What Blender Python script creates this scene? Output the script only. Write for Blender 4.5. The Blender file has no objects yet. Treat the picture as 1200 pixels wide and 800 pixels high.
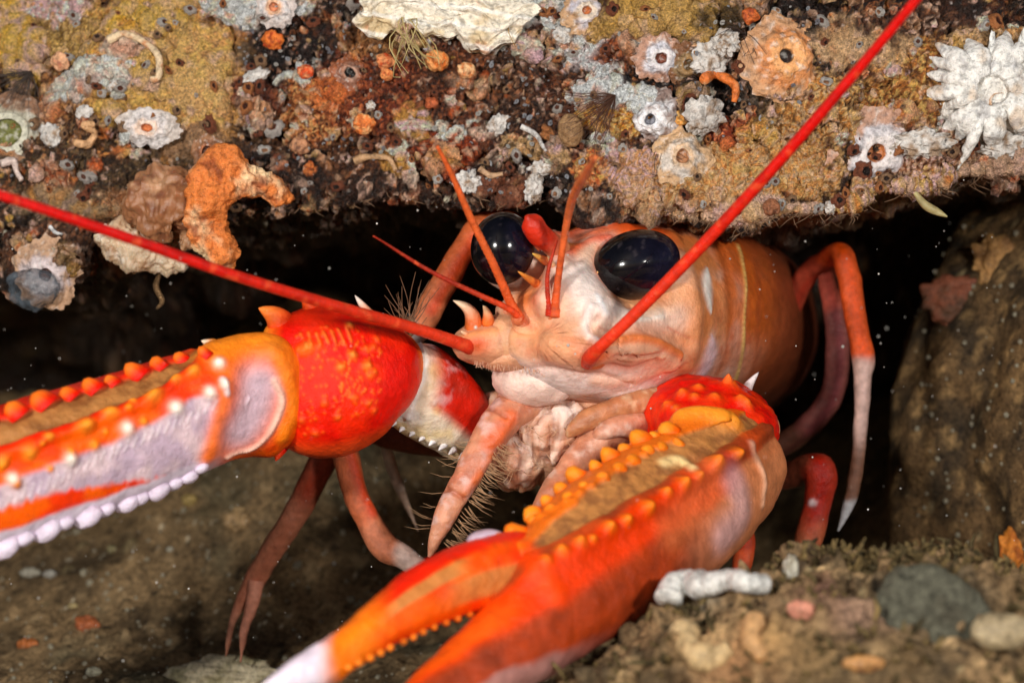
import bpy, math, random
import numpy as np
from mathutils import Vector, Matrix
random.seed(7); RS = np.random.RandomState(11)
sc = bpy.context.scene
COL = sc.collection
# ---------------------------------------------------------------- camera, world, lights (1 unit = 1 cm)
D = 24.0
sc.unit_settings.system = 'METRIC'; sc.unit_settings.scale_length = 0.01
cd = bpy.data.cameras.new('camera'); cam = bpy.data.objects.new('camera', cd); COL.objects.link(cam)
cam.location = (0, -D, 0); cam.rotation_euler = (math.radians(90), 0, 0)
cd.sensor_width = 36; cd.lens = 72; cd.clip_start = 0.1; cd.clip_end = 500
cd.dof.use_dof = True; cd.dof.focus_distance = D - 0.5; cd.dof.aperture_fstop = 0.235
sc.camera = cam
w = bpy.data.worlds.new("World"); sc.world = w; w.use_nodes = True
nt = w.node_tree; bg = nt.nodes['Background']; sky = nt.nodes.new('ShaderNodeTexSky'); sky.sky_type = 'NISHITA'
sky.sun_disc = False; sky.sun_elevation = math.radians(30); sky.sun_rotation = math.radians(200)
nt.links.new(sky.outputs[0], bg.inputs[0]); bg.inputs[1].default_value = 0.03
def strobe(name, loc, target, power, sx=2.6, sy=1.6):
    l = bpy.data.lights.new(name, 'AREA'); l.shape = 'ELLIPSE'; l.size = sx; l.size_y = sy; l.energy = power; l.color = (1, .96, .9)
    o = bpy.data.objects.new(name, l); COL.objects.link(o); o.location = loc
    o.rotation_euler = (Vector(target) - Vector(loc)).to_track_quat('-Z', 'Y').to_euler()
strobe('strobe_lamp', (-10.5, -21, 4.4), (0, 0, 0), 4300)      # the photographer's two flashes, seen twice in each eye
strobe('strobe_lamp', (10, -22, 3.6), (0, 0, 0), 3300)
sc.view_settings.view_transform = 'Standard'; sc.view_settings.look = 'None'; sc.view_settings.exposure = 0.0; sc.view_settings.gamma = 1
sc.render.engine = 'CYCLES'; sc.cycles.use_denoising = True; sc.cycles.max_bounces = 6; sc.cycles.transparent_max_bounces = 6
# ---------------------------------------------------------------- maths helpers
def P(px, py, y=0.0):
    """photo pixel -> world point at depth y"""
    s = (D + y) / D
    return np.array([(px - 600) / 100 * s, y, (400 - py) / 100 * s])
def proj(V):
    k = D / (D + V[:, 1]); return 600 + 100 * V[:, 0] * k, 400 - 100 * V[:, 2] * k
def C(r, g, b):
    a = np.array([r, g, b]) / 255.0
    return np.where(a <= .04045, a / 12.92, ((a + .055) / 1.055) ** 2.4)
_perm = RS.permutation(4096)
_G = RS.normal(size=(4096, 3)); _G /= np.linalg.norm(_G, axis=1)[:, None]
_R = RS.rand(4096, 4)
def _h(i, j, k): return _perm[(_perm[(_perm[i & 4095] + j) & 4095] + k) & 4095]
def noise(V, f=1.0, seed=0):
    """gradient noise, about -1..1"""
    X = V * f + seed * 17.37 + 100; I = np.floor(X).astype(int); F = X - I; U = F * F * F * (F * (F * 6 - 15) + 10)
    out = 0
    for a in (0, 1):
        for b in (0, 1):
            for c in (0, 1):
                g = _G[_h(I[:, 0] + a, I[:, 1] + b, I[:, 2] + c)]
                d = g[:, 0] * (F[:, 0] - a) + g[:, 1] * (F[:, 1] - b) + g[:, 2] * (F[:, 2] - c)
                wgt = (U[:, 0] if a else 1 - U[:, 0]) * (U[:, 1] if b else 1 - U[:, 1]) * (U[:, 2] if c else 1 - U[:, 2])
                out = out + d * wgt
    return out * 1.6
def fbm(V, f=1.0, o=4, seed=0, gain=.5):
    s = 0; a = 1; t = 0
    for i in range(o):
        s = s + a * noise(V, f * 2.03 ** i, seed + i); t += a; a *= gain
    return s / t * 1.3
def cells(V, f=1.0, seed=0, jit=1.0):
    """F1, F2 and a random number of the nearest cell"""
    X = V * f + seed * 13.1 + 200; I = np.floor(X).astype(int); n = len(V)
    f1 = np.full(n, 9.); f2 = np.full(n, 9.); rid = np.zeros(n)
    for a in (-1, 0, 1):
        for b in (-1, 0, 1):
            for c in (-1, 0, 1):
                h = _h(I[:, 0] + a, I[:, 1] + b, I[:, 2] + c); r = _R[h]
                d = np.sqrt((I[:, 0] + a + .5 + (r[:, 0] - .5) * jit - X[:, 0]) ** 2 + (I[:, 1] + b + .5 + (r[:, 1] - .5) * jit - X[:, 1]) ** 2 + (I[:, 2] + c + .5 + (r[:, 2] - .5) * jit - X[:, 2]) ** 2)
                m = d < f1
                f2 = np.where(m, f1, np.minimum(f2, d)); rid = np.where(m, r[:, 3], rid); f1 = np.where(m, d, f1)
    return f1, f2, rid
def ss(a, b, x):
    t = np.clip((x - a) / (b - a), 0, 1); return t * t * (3 - 2 * t)
def mix(a, b, m):
    m = np.asarray(m)
    return a * (1 - m[:, None]) + b * m[:, None] if m.ndim else a * (1 - m) + b * m
def unit(v):
    v = np.asarray(v, float); return v / (np.linalg.norm(v, axis=-1, keepdims=True) + 1e-12)
def catmull(pts, n):
    """smooth resampling of rows of numbers to n rows"""
    p = np.asarray(pts, float); m = len(p)
    if m == 2: t = np.linspace(0, 1, n)[:, None]; return p[0] * (1 - t) + p[1] * t
    q = np.vstack([2 * p[0] - p[1], p, 2 * p[-1] - p[-2]])
    seg = np.linalg.norm(np.diff(p[:, :3], axis=0), axis=1) + 1e-6; cum = np.r_[0, np.cumsum(seg)]; u = np.linspace(0, cum[-1], n)
    k = np.clip(np.searchsorted(cum, u, side='right') - 1, 0, m - 2); t = ((u - cum[k]) / seg[k])[:, None]
    a, b, c, d = q[k], q[k + 1], q[k + 2], q[k + 3]
    return .5 * (2 * b + (c - a) * t + (2 * a - 5 * b + 4 * c - d) * t ** 2 + (3 * b - a - 3 * c + d) * t ** 3)
# ---------------------------------------------------------------- surfaces
class Surf:
    def __init__(s): s.V = np.zeros((0, 3)); s.F = []; s.C = np.zeros((0, 3)); s._N = None
    def add(s, V, F, col=(.5, .5, .5)):
        """F: (m,4) array, triangles repeat the last index"""
        V = np.asarray(V, float); o = len(s.V); s.V = np.vstack([s.V, V]); s.F.append(np.asarray(F, int) + o)
        col = np.asarray(col, float); s.C = np.vstack([s.C, np.tile(col, (len(V), 1)) if col.ndim == 1 else col]); s._N = None
        return slice(o, o + len(V))
    def faces(s): return np.vstack(s.F)
    def N(s):
        if s._N is None:
            F = s.faces(); a = s.V[F[:, 2]] - s.V[F[:, 0]]; b = s.V[F[:, 3]] - s.V[F[:, 1]]; tri = F[:, 2] == F[:, 3]
            a[tri] = s.V[F[tri, 1]] - s.V[F[tri, 0]]; b[tri] = s.V[F[tri, 2]] - s.V[F[tri, 0]]
            fn = np.cross(a, b); N = np.zeros_like(s.V)
            for k in range(4):
                for c in range(3): N[:, c] += np.bincount(F[:, k], fn[:, c], len(s.V))
            s._N = unit(N)
        return s._N
    def anchor(s, px, py):
        X, Y = proj(s.V); d = (X - px) ** 2 + (Y - py) ** 2
        front = s.N()[:, 1] < .15
        d = np.where(front, d, d + 1e5); m = d.min(); c = np.where(d <= m + 30)[0]
        return c[np.argmin(s.V[c, 1] + .002 * d[c])]
    def bump(s, px, py, r, h, col=None, cr=1.0, pw=2, flat=None, k=1.0):
        """raise a soft knob of radius r at a spot of the surface; colour it over cr*r"""
        i = s.anchor(px, py); c = s.V[i].copy(); n = s.N()[i].copy(); Dv = s.V - c
        d = np.linalg.norm(Dv, axis=1); g = np.exp(-(d / r) ** pw)
        if h: s.V = s.V + (n * h) * g[:, None]; s._N = None
        if col is not None: s.C = mix(s.C, np.asarray(col), k * np.exp(-(d / (r * cr)) ** max(pw, 2)))
        return c, n
    def stroke(s, pts, r, h=0, col=None, cr=1.0, k=1.0, taper=False, wob=0):
        """a ridge (h>0), groove (h<0) and/or colour band along a line drawn on the surface"""
        A = np.array([s.V[s.anchor(*p)] for p in pts]); L = catmull(A, max(8, len(pts) * 8)); t = np.linspace(0, 1, len(L))
        d = np.full(len(s.V), 9.); tt = np.zeros(len(s.V)); lo = L.min(0) - 3 * r * max(cr, 1); hi = L.max(0) + 3 * r * max(cr, 1)
        idx = np.where(np.all((s.V > lo) & (s.V < hi), axis=1))[0]
        if len(idx) == 0: return
        DD = np.linalg.norm(s.V[idx][:, None, :] - L[None], axis=2); j = DD.argmin(1); d[idx] = DD[np.arange(len(idx)), j]; tt[idx] = t[j]
        if wob: d = d + wob * noise(s.V, 3.) * r
        rr = r * (np.sin(np.pi * np.clip(tt, .02, .98)) ** .6 if taper else 1)
        if h: n = s.N(); s.V = s.V + n * (h * np.exp(-(d / rr) ** 2))[:, None]; s._N = None
        if col is not None: s.C = mix(s.C, np.asarray(col), k * np.exp(-(d / (rr * cr)) ** 3))
    def disp(s, amt): s.V = s.V + s.N() * np.asarray(amt)[:, None]; s._N = None
    def spike(s, a, b, r, c0, c1=None, bend=(0, 0, 0), n=9, m=8):
        """curved thorn from a to b (world points)"""
        a = np.asarray(a, float); b = np.asarray(b, float); c1 = c0 if c1 is None else c1
        t = np.linspace(0, 1, n); path = a + (b - a) * t[:, None] + np.asarray(bend) * (np.sin(t * np.pi))[:, None]
        rad = r * (1 - t) ** .75 + .004
        V, F = tube(path, rad, m); cc = np.repeat(mix(np.asarray(c0), np.asarray(c1), ss(.2, .9, t)) if False else np.array([np.asarray(c0) * (1 - x) + np.asarray(c1) * x for x in ss(.2, .9, t)]), m, axis=0)
        cc = np.vstack([cc, [c0, c1]]); s.add(V, F, cc)
    def thorn(s, p, d, r, L, c0, c1, n=9, m=14, flare=.25, sink=.05):
        """blunt worn tubercle growing out of the shell"""
        t = np.linspace(0, 1, n); d = unit(d); side = unit(np.cross(d, [0, 1, 0]) + 1e-6); path = p - d * sink + d * ((L + sink) * t)[:, None] + side * (.12 * L * t * t * random.uniform(-1, 1))[:, None]
        V, F = tube(path, r * np.sqrt(np.clip(1 - t ** 2.2, 0, 1)) * (1 + flare * (1 - t) ** 2) + .003, m); V = V + .10 * r * fbm(V, 6, 2, int(abs(p[0]) * 50) % 40)[:, None]
        k = np.r_[np.repeat(ss(.15, .9, t), m), 0, 1]; s.add(V, F, mix(np.asarray(c0), np.asarray(c1), k))
    def build(s, name, mat, parent=None, smooth=True):
        F = s.faces(); me = bpy.data.meshes.new(name)
        tri = F[:, 2] == F[:, 3]; cnt = np.where(tri, 3, 4); fl = F.ravel()[~(np.repeat(tri, 4) & (np.tile([0, 0, 0, 1], len(F)) == 1))]
        me.vertices.add(len(s.V)); me.vertices.foreach_set('co', s.V.astype(np.float32).ravel())
        me.loops.add(len(fl)); me.loops.foreach_set('vertex_index', fl.astype(np.int32))
        me.polygons.add(len(F)); me.polygons.foreach_set('loop_start', np.r_[0, np.cumsum(cnt)[:-1]].astype(np.int32))
        me.update(calc_edges=True)
        ca = me.color_attributes.new('Col', 'FLOAT_COLOR', 'POINT')
        ca.data.foreach_set('color', np.hstack([np.clip(s.C, 0, 1), np.ones((len(s.C), 1))]).astype(np.float32).ravel())
        me.polygons.foreach_set('use_smooth', np.full(len(F), smooth)); me.materials.append(mat); me.validate()
        o = bpy.data.objects.new(name, me); COL.objects.link(o); o.parent = parent
        return o
def gridF(n, m, wrap=True):
    """faces of an n x m sheet of points; wrap closes the m direction"""
    i = np.arange(n - 1)[:, None]; j = np.arange(m if wrap else m - 1)[None]; j2 = (j + 1) % m
    return np.stack([i * m + j, i * m + j2, (i + 1) * m + j2, (i + 1) * m + j], -1).reshape(-1, 4)
def frames(path, up=(0, 0, 1)):
    T = unit(np.gradient(path, axis=0)); up = np.asarray(up, float)
    U = up - (T * up).sum(1)[:, None] * T if up.ndim == 1 else up - (T * up).sum(1)[:, None] * T
    U = unit(U); return T, U, np.cross(T, U)
def orient(V, F, out):
    """turn every face to look along its outward vector; triangles keep their repeated last index"""
    a = V[F[:, 2]] - V[F[:, 0]]; b = V[F[:, 3]] - V[F[:, 1]]; tri = F[:, 2] == F[:, 3]
    a[tri] = V[F[tri, 1]] - V[F[tri, 0]]; b[tri] = V[F[tri, 2]] - V[F[tri, 0]]
    bad = (np.cross(a, b) * out).sum(1) < 0; F = F.copy(); F[bad] = F[bad][:, [1, 0, 3, 2]]; return F
def ringF(V, n, m, c):
    """side and cap faces of n rings of m points, plus two pole points at the end of V; c = ring centres"""
    F = gridF(n, m); out = V[F].mean(1) - np.repeat((c[:-1] + c[1:]) / 2, m, axis=0)
    s = (out * np.cross(V[F[:, 2]] - V[F[:, 0]], V[F[:, 3]] - V[F[:, 1]])).sum() > 0
    if not s: F = F[:, [1, 0, 3, 2]]
    a = n * m; j = np.arange(m)
    c1 = np.stack([j, (j + 1) % m, np.full(m, a), np.full(m, a)], 1); c2 = np.stack([(n - 1) * m + j, (n - 1) * m + (j + 1) % m, np.full(m, a + 1), np.full(m, a + 1)], 1)
    return np.vstack([F, orient(V, c1, (c[0] - c[1])[None]), orient(V, c2, (c[-1] - c[-2])[None])])
def tube(path, rad, m=10, up=None):
    path = np.asarray(path, float); rad = np.broadcast_to(rad, (len(path),)); n = len(path)
    d = np.abs(path[-1] - path[0]); u = np.eye(3)[np.argmin(d)] if up is None else up
    T, U, W = frames(path, u); th = np.linspace(0, 2 * np.pi, m, endpoint=False)
    V = path[:, None] + rad[:, None, None] * (U[:, None] * np.cos(th)[None, :, None] + W[:, None] * np.sin(th)[None, :, None])
    V = np.vstack([V.reshape(-1, 3), path[:1], path[-1:]])
    return V, ringF(V, n, m, path)
def loft(S, keys, n, m, up=(0, 0, 1), ex=2.0, col=(.5, .5, .5)):
    """keys rows: x,y,z,ru,rw (radius along the up hint, radius across). Returns param arrays s, u, w on the body vertices"""
    K = catmull(keys, n); c = K[:, :3]; ru = np.maximum(K[:, 3], .004); rw = np.maximum(K[:, 4], .004)
    T, U, W = frames(c, up); th = np.linspace(0, 2 * np.pi, m, endpoint=False); e = 2 / ex
    cu = np.sign(np.sin(th)) * np.abs(np.sin(th)) ** e; cw = np.sign(np.cos(th)) * np.abs(np.cos(th)) ** e
    V = c[:, None] + (ru[:, None] * cu)[..., None] * U[:, None] + (rw[:, None] * cw)[..., None] * W[:, None]
    V = np.vstack([V.reshape(-1, 3), c[:1], c[-1:]]); F = ringF(V, n, m, c)
    S.add(V, F, col)
    s_ = np.r_[np.repeat(np.linspace(0, 1, n), m), 0, 1]; u_ = np.r_[np.tile(cu, n), 0, 0]; w_ = np.r_[np.tile(cw, n), 0, 0]
    return s_, u_, w_
def ball(S, c, r, col, n=14, m=18, ax=None, lump=0, seed=0, f=1.5):
    """ellipsoid with optional lumps; r = three radii; ax = 3x3 axes rows"""
    a = np.linspace(0, np.pi, n + 2)[1:-1]; th = np.linspace(0, 2 * np.pi, m, endpoint=False)
    V = np.stack([np.outer(np.sin(a), np.cos(th)), np.outer(np.sin(a), np.sin(th)), np.outer(np.cos(a), np.ones(m))], -1).reshape(-1, 3)
    V = np.vstack([V, [0, 0, 1], [0, 0, -1]]); F = ringF(V, n, m, np.stack([0 * a, 0 * a, np.cos(a)], 1))
    r = np.broadcast_to(r, (3,)); W = V * (1 + lump * fbm(V, f, 3, seed)[:, None]) if lump else V
    W = W * r
    if ax is not None: W = W @ np.asarray(ax)
    return S.add(W + np.asarray(c), F, col)
def axes_to(n):
    """rows: two tangents and n"""
    n = unit(n); t = unit(np.cross(n, [0, 0, 1] if abs(n[2]) < .9 else [1, 0, 0])); return np.array([t, np.cross(n, t), n])
# ---------------------------------------------------------------- materials
def mat(name, rough=.5, spec=.5, sss=0., rad=(.3, .12, .06), bump=0., bscale=20, var=.15, vscale=8, coat=0., alpha=1., trans=0., sheen=0., emit=0):
    m = bpy.data.materials.new(name); m.use_nodes = True; t = m.node_tree; b = t.nodes['Principled BSDF']
    at = t.nodes.new('ShaderNodeAttribute'); at.attribute_name = 'Col'
    tc = t.nodes.new('ShaderNodeTexCoord')
    n1 = t.nodes.new('ShaderNodeTexNoise'); n1.inputs['Scale'].default_value = vscale; n1.inputs['Detail'].default_value = 6
    t.links.new(tc.outputs['Object'], n1.inputs['Vector'])
    mr = t.nodes.new('ShaderNodeMapRange'); mr.inputs[1].default_value = .3; mr.inputs[2].default_value = .7; mr.inputs[3].default_value = 1 - var; mr.inputs[4].default_value = 1 + var
    t.links.new(n1.outputs[0], mr.inputs[0])
    mx = t.nodes.new('ShaderNodeVectorMath'); mx.operation = 'SCALE'; t.links.new(at.outputs['Color'], mx.inputs[0]); t.links.new(mr.outputs[0], mx.inputs['Scale'])
    t.links.new(mx.outputs[0], b.inputs['Base Color'])
    b.inputs['Roughness'].default_value = rough; b.inputs['Specular IOR Level'].default_value = spec
    if coat: b.inputs['Coat Weight'].default_value = coat; b.inputs['Coat Roughness'].default_value = .08
    if sss: b.inputs['Subsurface Weight'].default_value = sss; b.inputs['Subsurface Radius'].default_value = rad; b.inputs['Subsurface Scale'].default_value = 1.0
    if alpha < 1: b.inputs['Alpha'].default_value = alpha
    if trans: b.inputs['Transmission Weight'].default_value = trans; b.inputs['IOR'].default_value = 1.1
    if bump:
        n2 = t.nodes.new('ShaderNodeTexNoise'); n2.inputs['Scale'].default_value = bscale; n2.inputs['Detail'].default_value = 8; n2.inputs['Roughness'].default_value = .65
        t.links.new(tc.outputs['Object'], n2.inputs['Vector'])
        bp = t.nodes.new('ShaderNodeBump'); bp.inputs['Strength'].default_value = 1; bp.inputs['Distance'].default_value = bump
        t.links.new(n2.outputs[0], bp.inputs['Height']); t.links.new(bp.outputs[0], b.inputs['Normal'])
    return m
def mottle(m, s1=34, s2=80, dark=.35, bright=1.7, rlo=.18, rhi=.75):
    """fine crumbs, pits and glints of a living crust, finer than the mesh"""
    t = m.node_tree; b = t.nodes['Principled BSDF']; tc = t.nodes.new('ShaderNodeTexCoord'); src = b.inputs['Base Color'].links[0].from_socket
    def ns(sc_, d): n = t.nodes.new('ShaderNodeTexNoise'); n.inputs['Scale'].default_value = sc_; n.inputs['Detail'].default_value = d; n.inputs['Roughness'].default_value = .7; t.links.new(tc.outputs['Object'], n.inputs['Vector']); return n
    def rng(o, a, c, lo, hi): r = t.nodes.new('ShaderNodeMapRange'); r.interpolation_type = 'SMOOTHSTEP'; [setattr(r.inputs[i + 1], 'default_value', v) for i, v in enumerate((a, c, lo, hi))]; t.links.new(o, r.inputs[0]); return r
    n1, n2 = ns(s1, 3), ns(s2, 2); a = rng(n1.outputs[0], .36, .5, dark, 1); c = rng(n2.outputs[0], .52, .68, 1, bright); mu = t.nodes.new('ShaderNodeMath'); mu.operation = 'MULTIPLY'; t.links.new(a.outputs[0], mu.inputs[0]); t.links.new(c.outputs[0], mu.inputs[1])
    v = t.nodes.new('ShaderNodeVectorMath'); v.operation = 'SCALE'; t.links.new(src, v.inputs[0]); t.links.new(mu.outputs[0], v.inputs['Scale']); t.links.new(v.outputs[0], b.inputs['Base Color'])
    rr = rng(n2.outputs[0], .35, .6, rhi, rlo); t.links.new(rr.outputs[0], b.inputs['Roughness'])
    bp = t.nodes.new('ShaderNodeBump'); bp.inputs['Distance'].default_value = .03; t.links.new(n1.outputs[0], bp.inputs['Height']); old = b.inputs['Normal'].links[0].from_socket; t.links.new(old, bp.inputs['Normal']); t.links.new(bp.outputs[0], b.inputs['Normal'])
M = dict(
    shell=mat('glossy_shell', .28, .2, .05, (.25, .08, .04), .018, 22, .16, 9),
    body=mat('head_shell', .36, .5, .15, (.3, .12, .07), .02, 16, .2, 7),
    flesh=mat('soft_flesh', .35, .55, .25, (.3, .14, .08), .02, 12, .2, 9),
    leg=mat('leg_shell', .34, .22, .06, (.2, .08, .04), .015, 26, .25, 12),
    eye=mat('eye_cornea', .13, .38, 0, var=.25, vscale=30),
    rock=mat('encrusted_rock', .42, .5, 0, bump=.035, bscale=30, var=.4, vscale=26),
    silt=mat('silt', .85, .2, 0, bump=.06, bscale=14, var=.35, vscale=12),
    growth=mat('lime_growth', .5, .45, .1, (.1, .07, .05), .02, 18, .18, 14),
    sponge=mat('sponge', .65, .3, .15, (.15, .08, .04), .03, 14, .2, 10),
    hair=mat('bristle', .5, .3, 0, var=.1),
    jelly=mat('jelly', .25, .5, 0, bump=.02, bscale=10, alpha=.5),
    speck=mat('floating_speck', .5, .6, 0, var=.1),
)
mottle(M['rock'], 30, 62, .66, 1.6); mottle(M['growth'], 14, 46, .72, 1.25, .25, .7); mottle(M['silt'], 16, 44, .5, 1.7, .5, .9); mottle(M['sponge'], 16, 50, .6, 1.3, .3, .8)
def tag(o, label=None, cat=None, group=None, kind=None):
    if label: o['label'] = label
    if cat: o['category'] = cat
    if group: o['group'] = group
    if kind: o['kind'] = kind
    return o
# ================================================================ SETTING
# ---- seabed: one sheet, silty, rising towards the back of the hollow
def axis(lo, hi, a, b, fine, coarse_n):
    """coordinates lo..hi, dense between a and b"""
    g = np.linspace(0, 1, coarse_n + 1)[1:] ** 2
    return np.r_[(a - (a - lo) * g)[::-1], np.arange(a, b, fine), b + (hi - b) * g]
xs = axis(-60, 60, -8.6, 9.5, .035, 26); ys = axis(-22.5, 60, -1.5, 12, .05, 26)
X, Y = np.meshgrid(xs, ys); V = np.stack([X.ravel(), Y.ravel(), 0 * X.ravel()], 1)
z = -4.35 + 3.6 * ss(1.2, 12.5, V[:, 1]) + 3.2 * ss(11, 19, V[:, 1]) - .3 * ss(-2, -12, V[:, 1]) - 2.2 * np.exp(-((V[:, 0] - 3.6) / 2.0) ** 2) * ss(1.5, 4, V[:, 1])
z = z + 2.5 * np.exp(-((V[:, 0] + 3.0) / 2.3) ** 2) * ss(2.5, 8, V[:, 1]) * (1 - ss(12, 16, V[:, 1])) + .35 * fbm(V, .28, 3, 1) + .16 * fbm(V, 1.1, 4, 2) + .05 * fbm(V, 5, 3, 3)
f1, f2, rid = cells(V, 3.2, 4); z = z + np.where(rid > .72, .09 * ss(.42, .1, f1), 0)
V[:, 2] = z; S = Surf(); S.add(V, gridF(len(ys), len(xs), False))
c = mix(C(142, 116, 82), C(84, 68, 48), ss(-.3, .5, fbm(V, .9, 5, 5))); c = mix(c, C(182, 154, 114), .7 * ss(.15, .7, fbm(V, 3.5, 4, 6)))
c = mix(c, C(84, 84, 66), .6 * ss(.1, .6, fbm(V, .6, 4, 7))); c = mix(c, C(34, 28, 22), .75 * ss(.25, .6, fbm(V, 6, 3, 8)))
g1, g2, gr = cells(V, 9, 9); c = mix(c, C(216, 204, 176), (gr > .88) * ss(.3, .12, g1) * .8)
c = mix(c, C(120, 105, 75), ((rid > .72) & (rid < .8)) * ss(.42, .3, f1) * .8)
S.C = c
tag(S.build('seabed', M['silt']), kind='structure'); SEABED = S
def ground_z(x, y):
    i = np.argmin((SEABED.V[:, 0] - x) ** 2 + (SEABED.V[:, 1] - y) ** 2); return SEABED.V[i, 2]

# ---- the overhanging rock: front face, rounded lip, underside running back into the hollow
edge = np.array([(-900, 320), (-300, 335), (0, 330), (40, 345), (80, 330), (110, 290), (150, 292), (200, 290), (240, 268), (290, 262), (330, 248), (380, 250), (450, 232), (520, 234), (570, 246), (640, 238), (690, 252), (760, 250), (800, 258), (870, 272), (920, 258), (985, 264), (1020, 246), (1060, 232), (1120, 226), (1160, 214), (1200, 206), (1300, 190), (1500, 210), (2300, 260)], float)
dep = np.array([(-900, 2.5), (0, 1.0), (120, .9), (260, .8), (400, .7), (520, .5), (640, .35), (760, -.25), (870, -.45), (1000, -.3), (1200, .0), (1500, .6), (2300, 2)], float)
px = np.r_[np.linspace(-900, -60, 40)[:-1], np.arange(-60, 1262, 1.55), np.linspace(1262, 2300, 50)[1:]]
ey = np.interp(px, edge[:, 0], edge[:, 1]); dy = np.interp(px, dep[:, 0], dep[:, 1])
ez = (400 - ey) / 100 * (D + dy) / D; ex_ = (px - 600) / 100 * (D + dy) / D
prof = []                                                        # (y offset, z offset, kind 0=depth scaled) from the lip
for t in np.linspace(0, 1, 12): prof.append((13 - 0 * t, 7.5 + 0 - 5.2 * (t) , 9))
prof = []
for t in np.linspace(1, 0, 14)[:-1]: prof.append((.7 + 13 * t, 5.6 + 1.5 * t))          # top, running back
for t in np.linspace(5.6, 4.0, 16)[:-1]: prof.append((.12 * t - .02, t))
for t in np.arange(4.0, .25, -.0155): prof.append((.12 * t, t))                       # front face
for a in np.linspace(0, np.pi / 2, 22): prof.append((.25 - .25 * math.cos(a) + .02, .25 - .25 * math.sin(a)))
for t in np.linspace(0, 1, 90)[1:]: prof.append((.27 + 13.4 * t ** 1.6, .15 * t - 3.4 * ss(.6, 1, t)))
prof = np.array(prof); n, m = len(prof), len(px)
V = np.zeros((n, m, 3)); V[:, :, 0] = ex_[None]; V[:, :, 1] = dy[None] + prof[:, :1]
V[:, :, 2] = ez[None] + prof[:, 1:2]; V = V.reshape(-1, 3)
R = Surf(); R.add(V, gridF(n, m, False)[:, ::-1])
if R.N()[n // 2 * m + m // 2, 1] > 0: R.F = [R.F[0][:, ::-1]]; R._N = None
V = R.V; back = ss(.6, 2.5, V[:, 1] - np.tile(dy, n))
V0 = V.copy()
R.disp(.30 * fbm(V0, .42, 3, 21) + .20 * fbm(V0, 1.3, 4, 22) - .16 * np.exp(-(fbm(V0, 1.1, 3, 26) / .07) ** 2) + (.055 * fbm(V0, 4.5, 4, 23)) + back * .4 * fbm(V0, .8, 4, 24))
X, Y = V0[:, 0], V0[:, 2]; PX, PY = proj(R.V)
Q = np.stack([PX / 100, 0 * PX, PY / 100], 1)                    # only to place the growths; the noise is in the rock's own space
V1 = R.V.copy()
nA = fbm(V1, 1.6, 4, 31); nB = fbm(V1, 5, 4, 32); nC = fbm(V1, 14, 3, 33); nD = noise(V1, 26, 34)
v1, v2, vr = cells(V1, 7, 35); w1, w2, wr = cells(V1, 15, 36); wx, wy, wz = cells(V1, 24, 37)
base = mix(C(38, 26, 22), C(24, 20, 24), ss(-.2, .4, nA)); base = mix(base, C(92, 50, 28), .8 * ss(.05, .5, nB)); base = mix(base, C(120, 88, 58), .75 * ss(.25, .6, fbm(V1, 3, 5, 38)))
base = mix(base, C(150, 118, 84), .7 * ss(.2, .5, nC) * ss(0, .4, nA + .2)); base = mix(base, C(175, 175, 180), (wr > .9) * ss(.32, .2, w1) * .85)
base = mix(base, C(120, 122, 128), (vr > .86) * ss(.3, .22, v1) * ss(.12, .2, v1) * .8)
base = mix(base, C(15, 12, 14), .8 * ss(.15, .5, -nC + .3 * nB))
nW1, nW2, nW3, nW4 = noise(V1, 1.5, 61), noise(V1, 1.5, 62), fbm(V1, 5, 3, 63), fbm(V1, 5, 3, 64)
calm = np.zeros(len(V1)); Rc = base; Rh = .03 * nC + .03 * ((vr > .8) * ss(.4, .1, v1))
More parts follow.
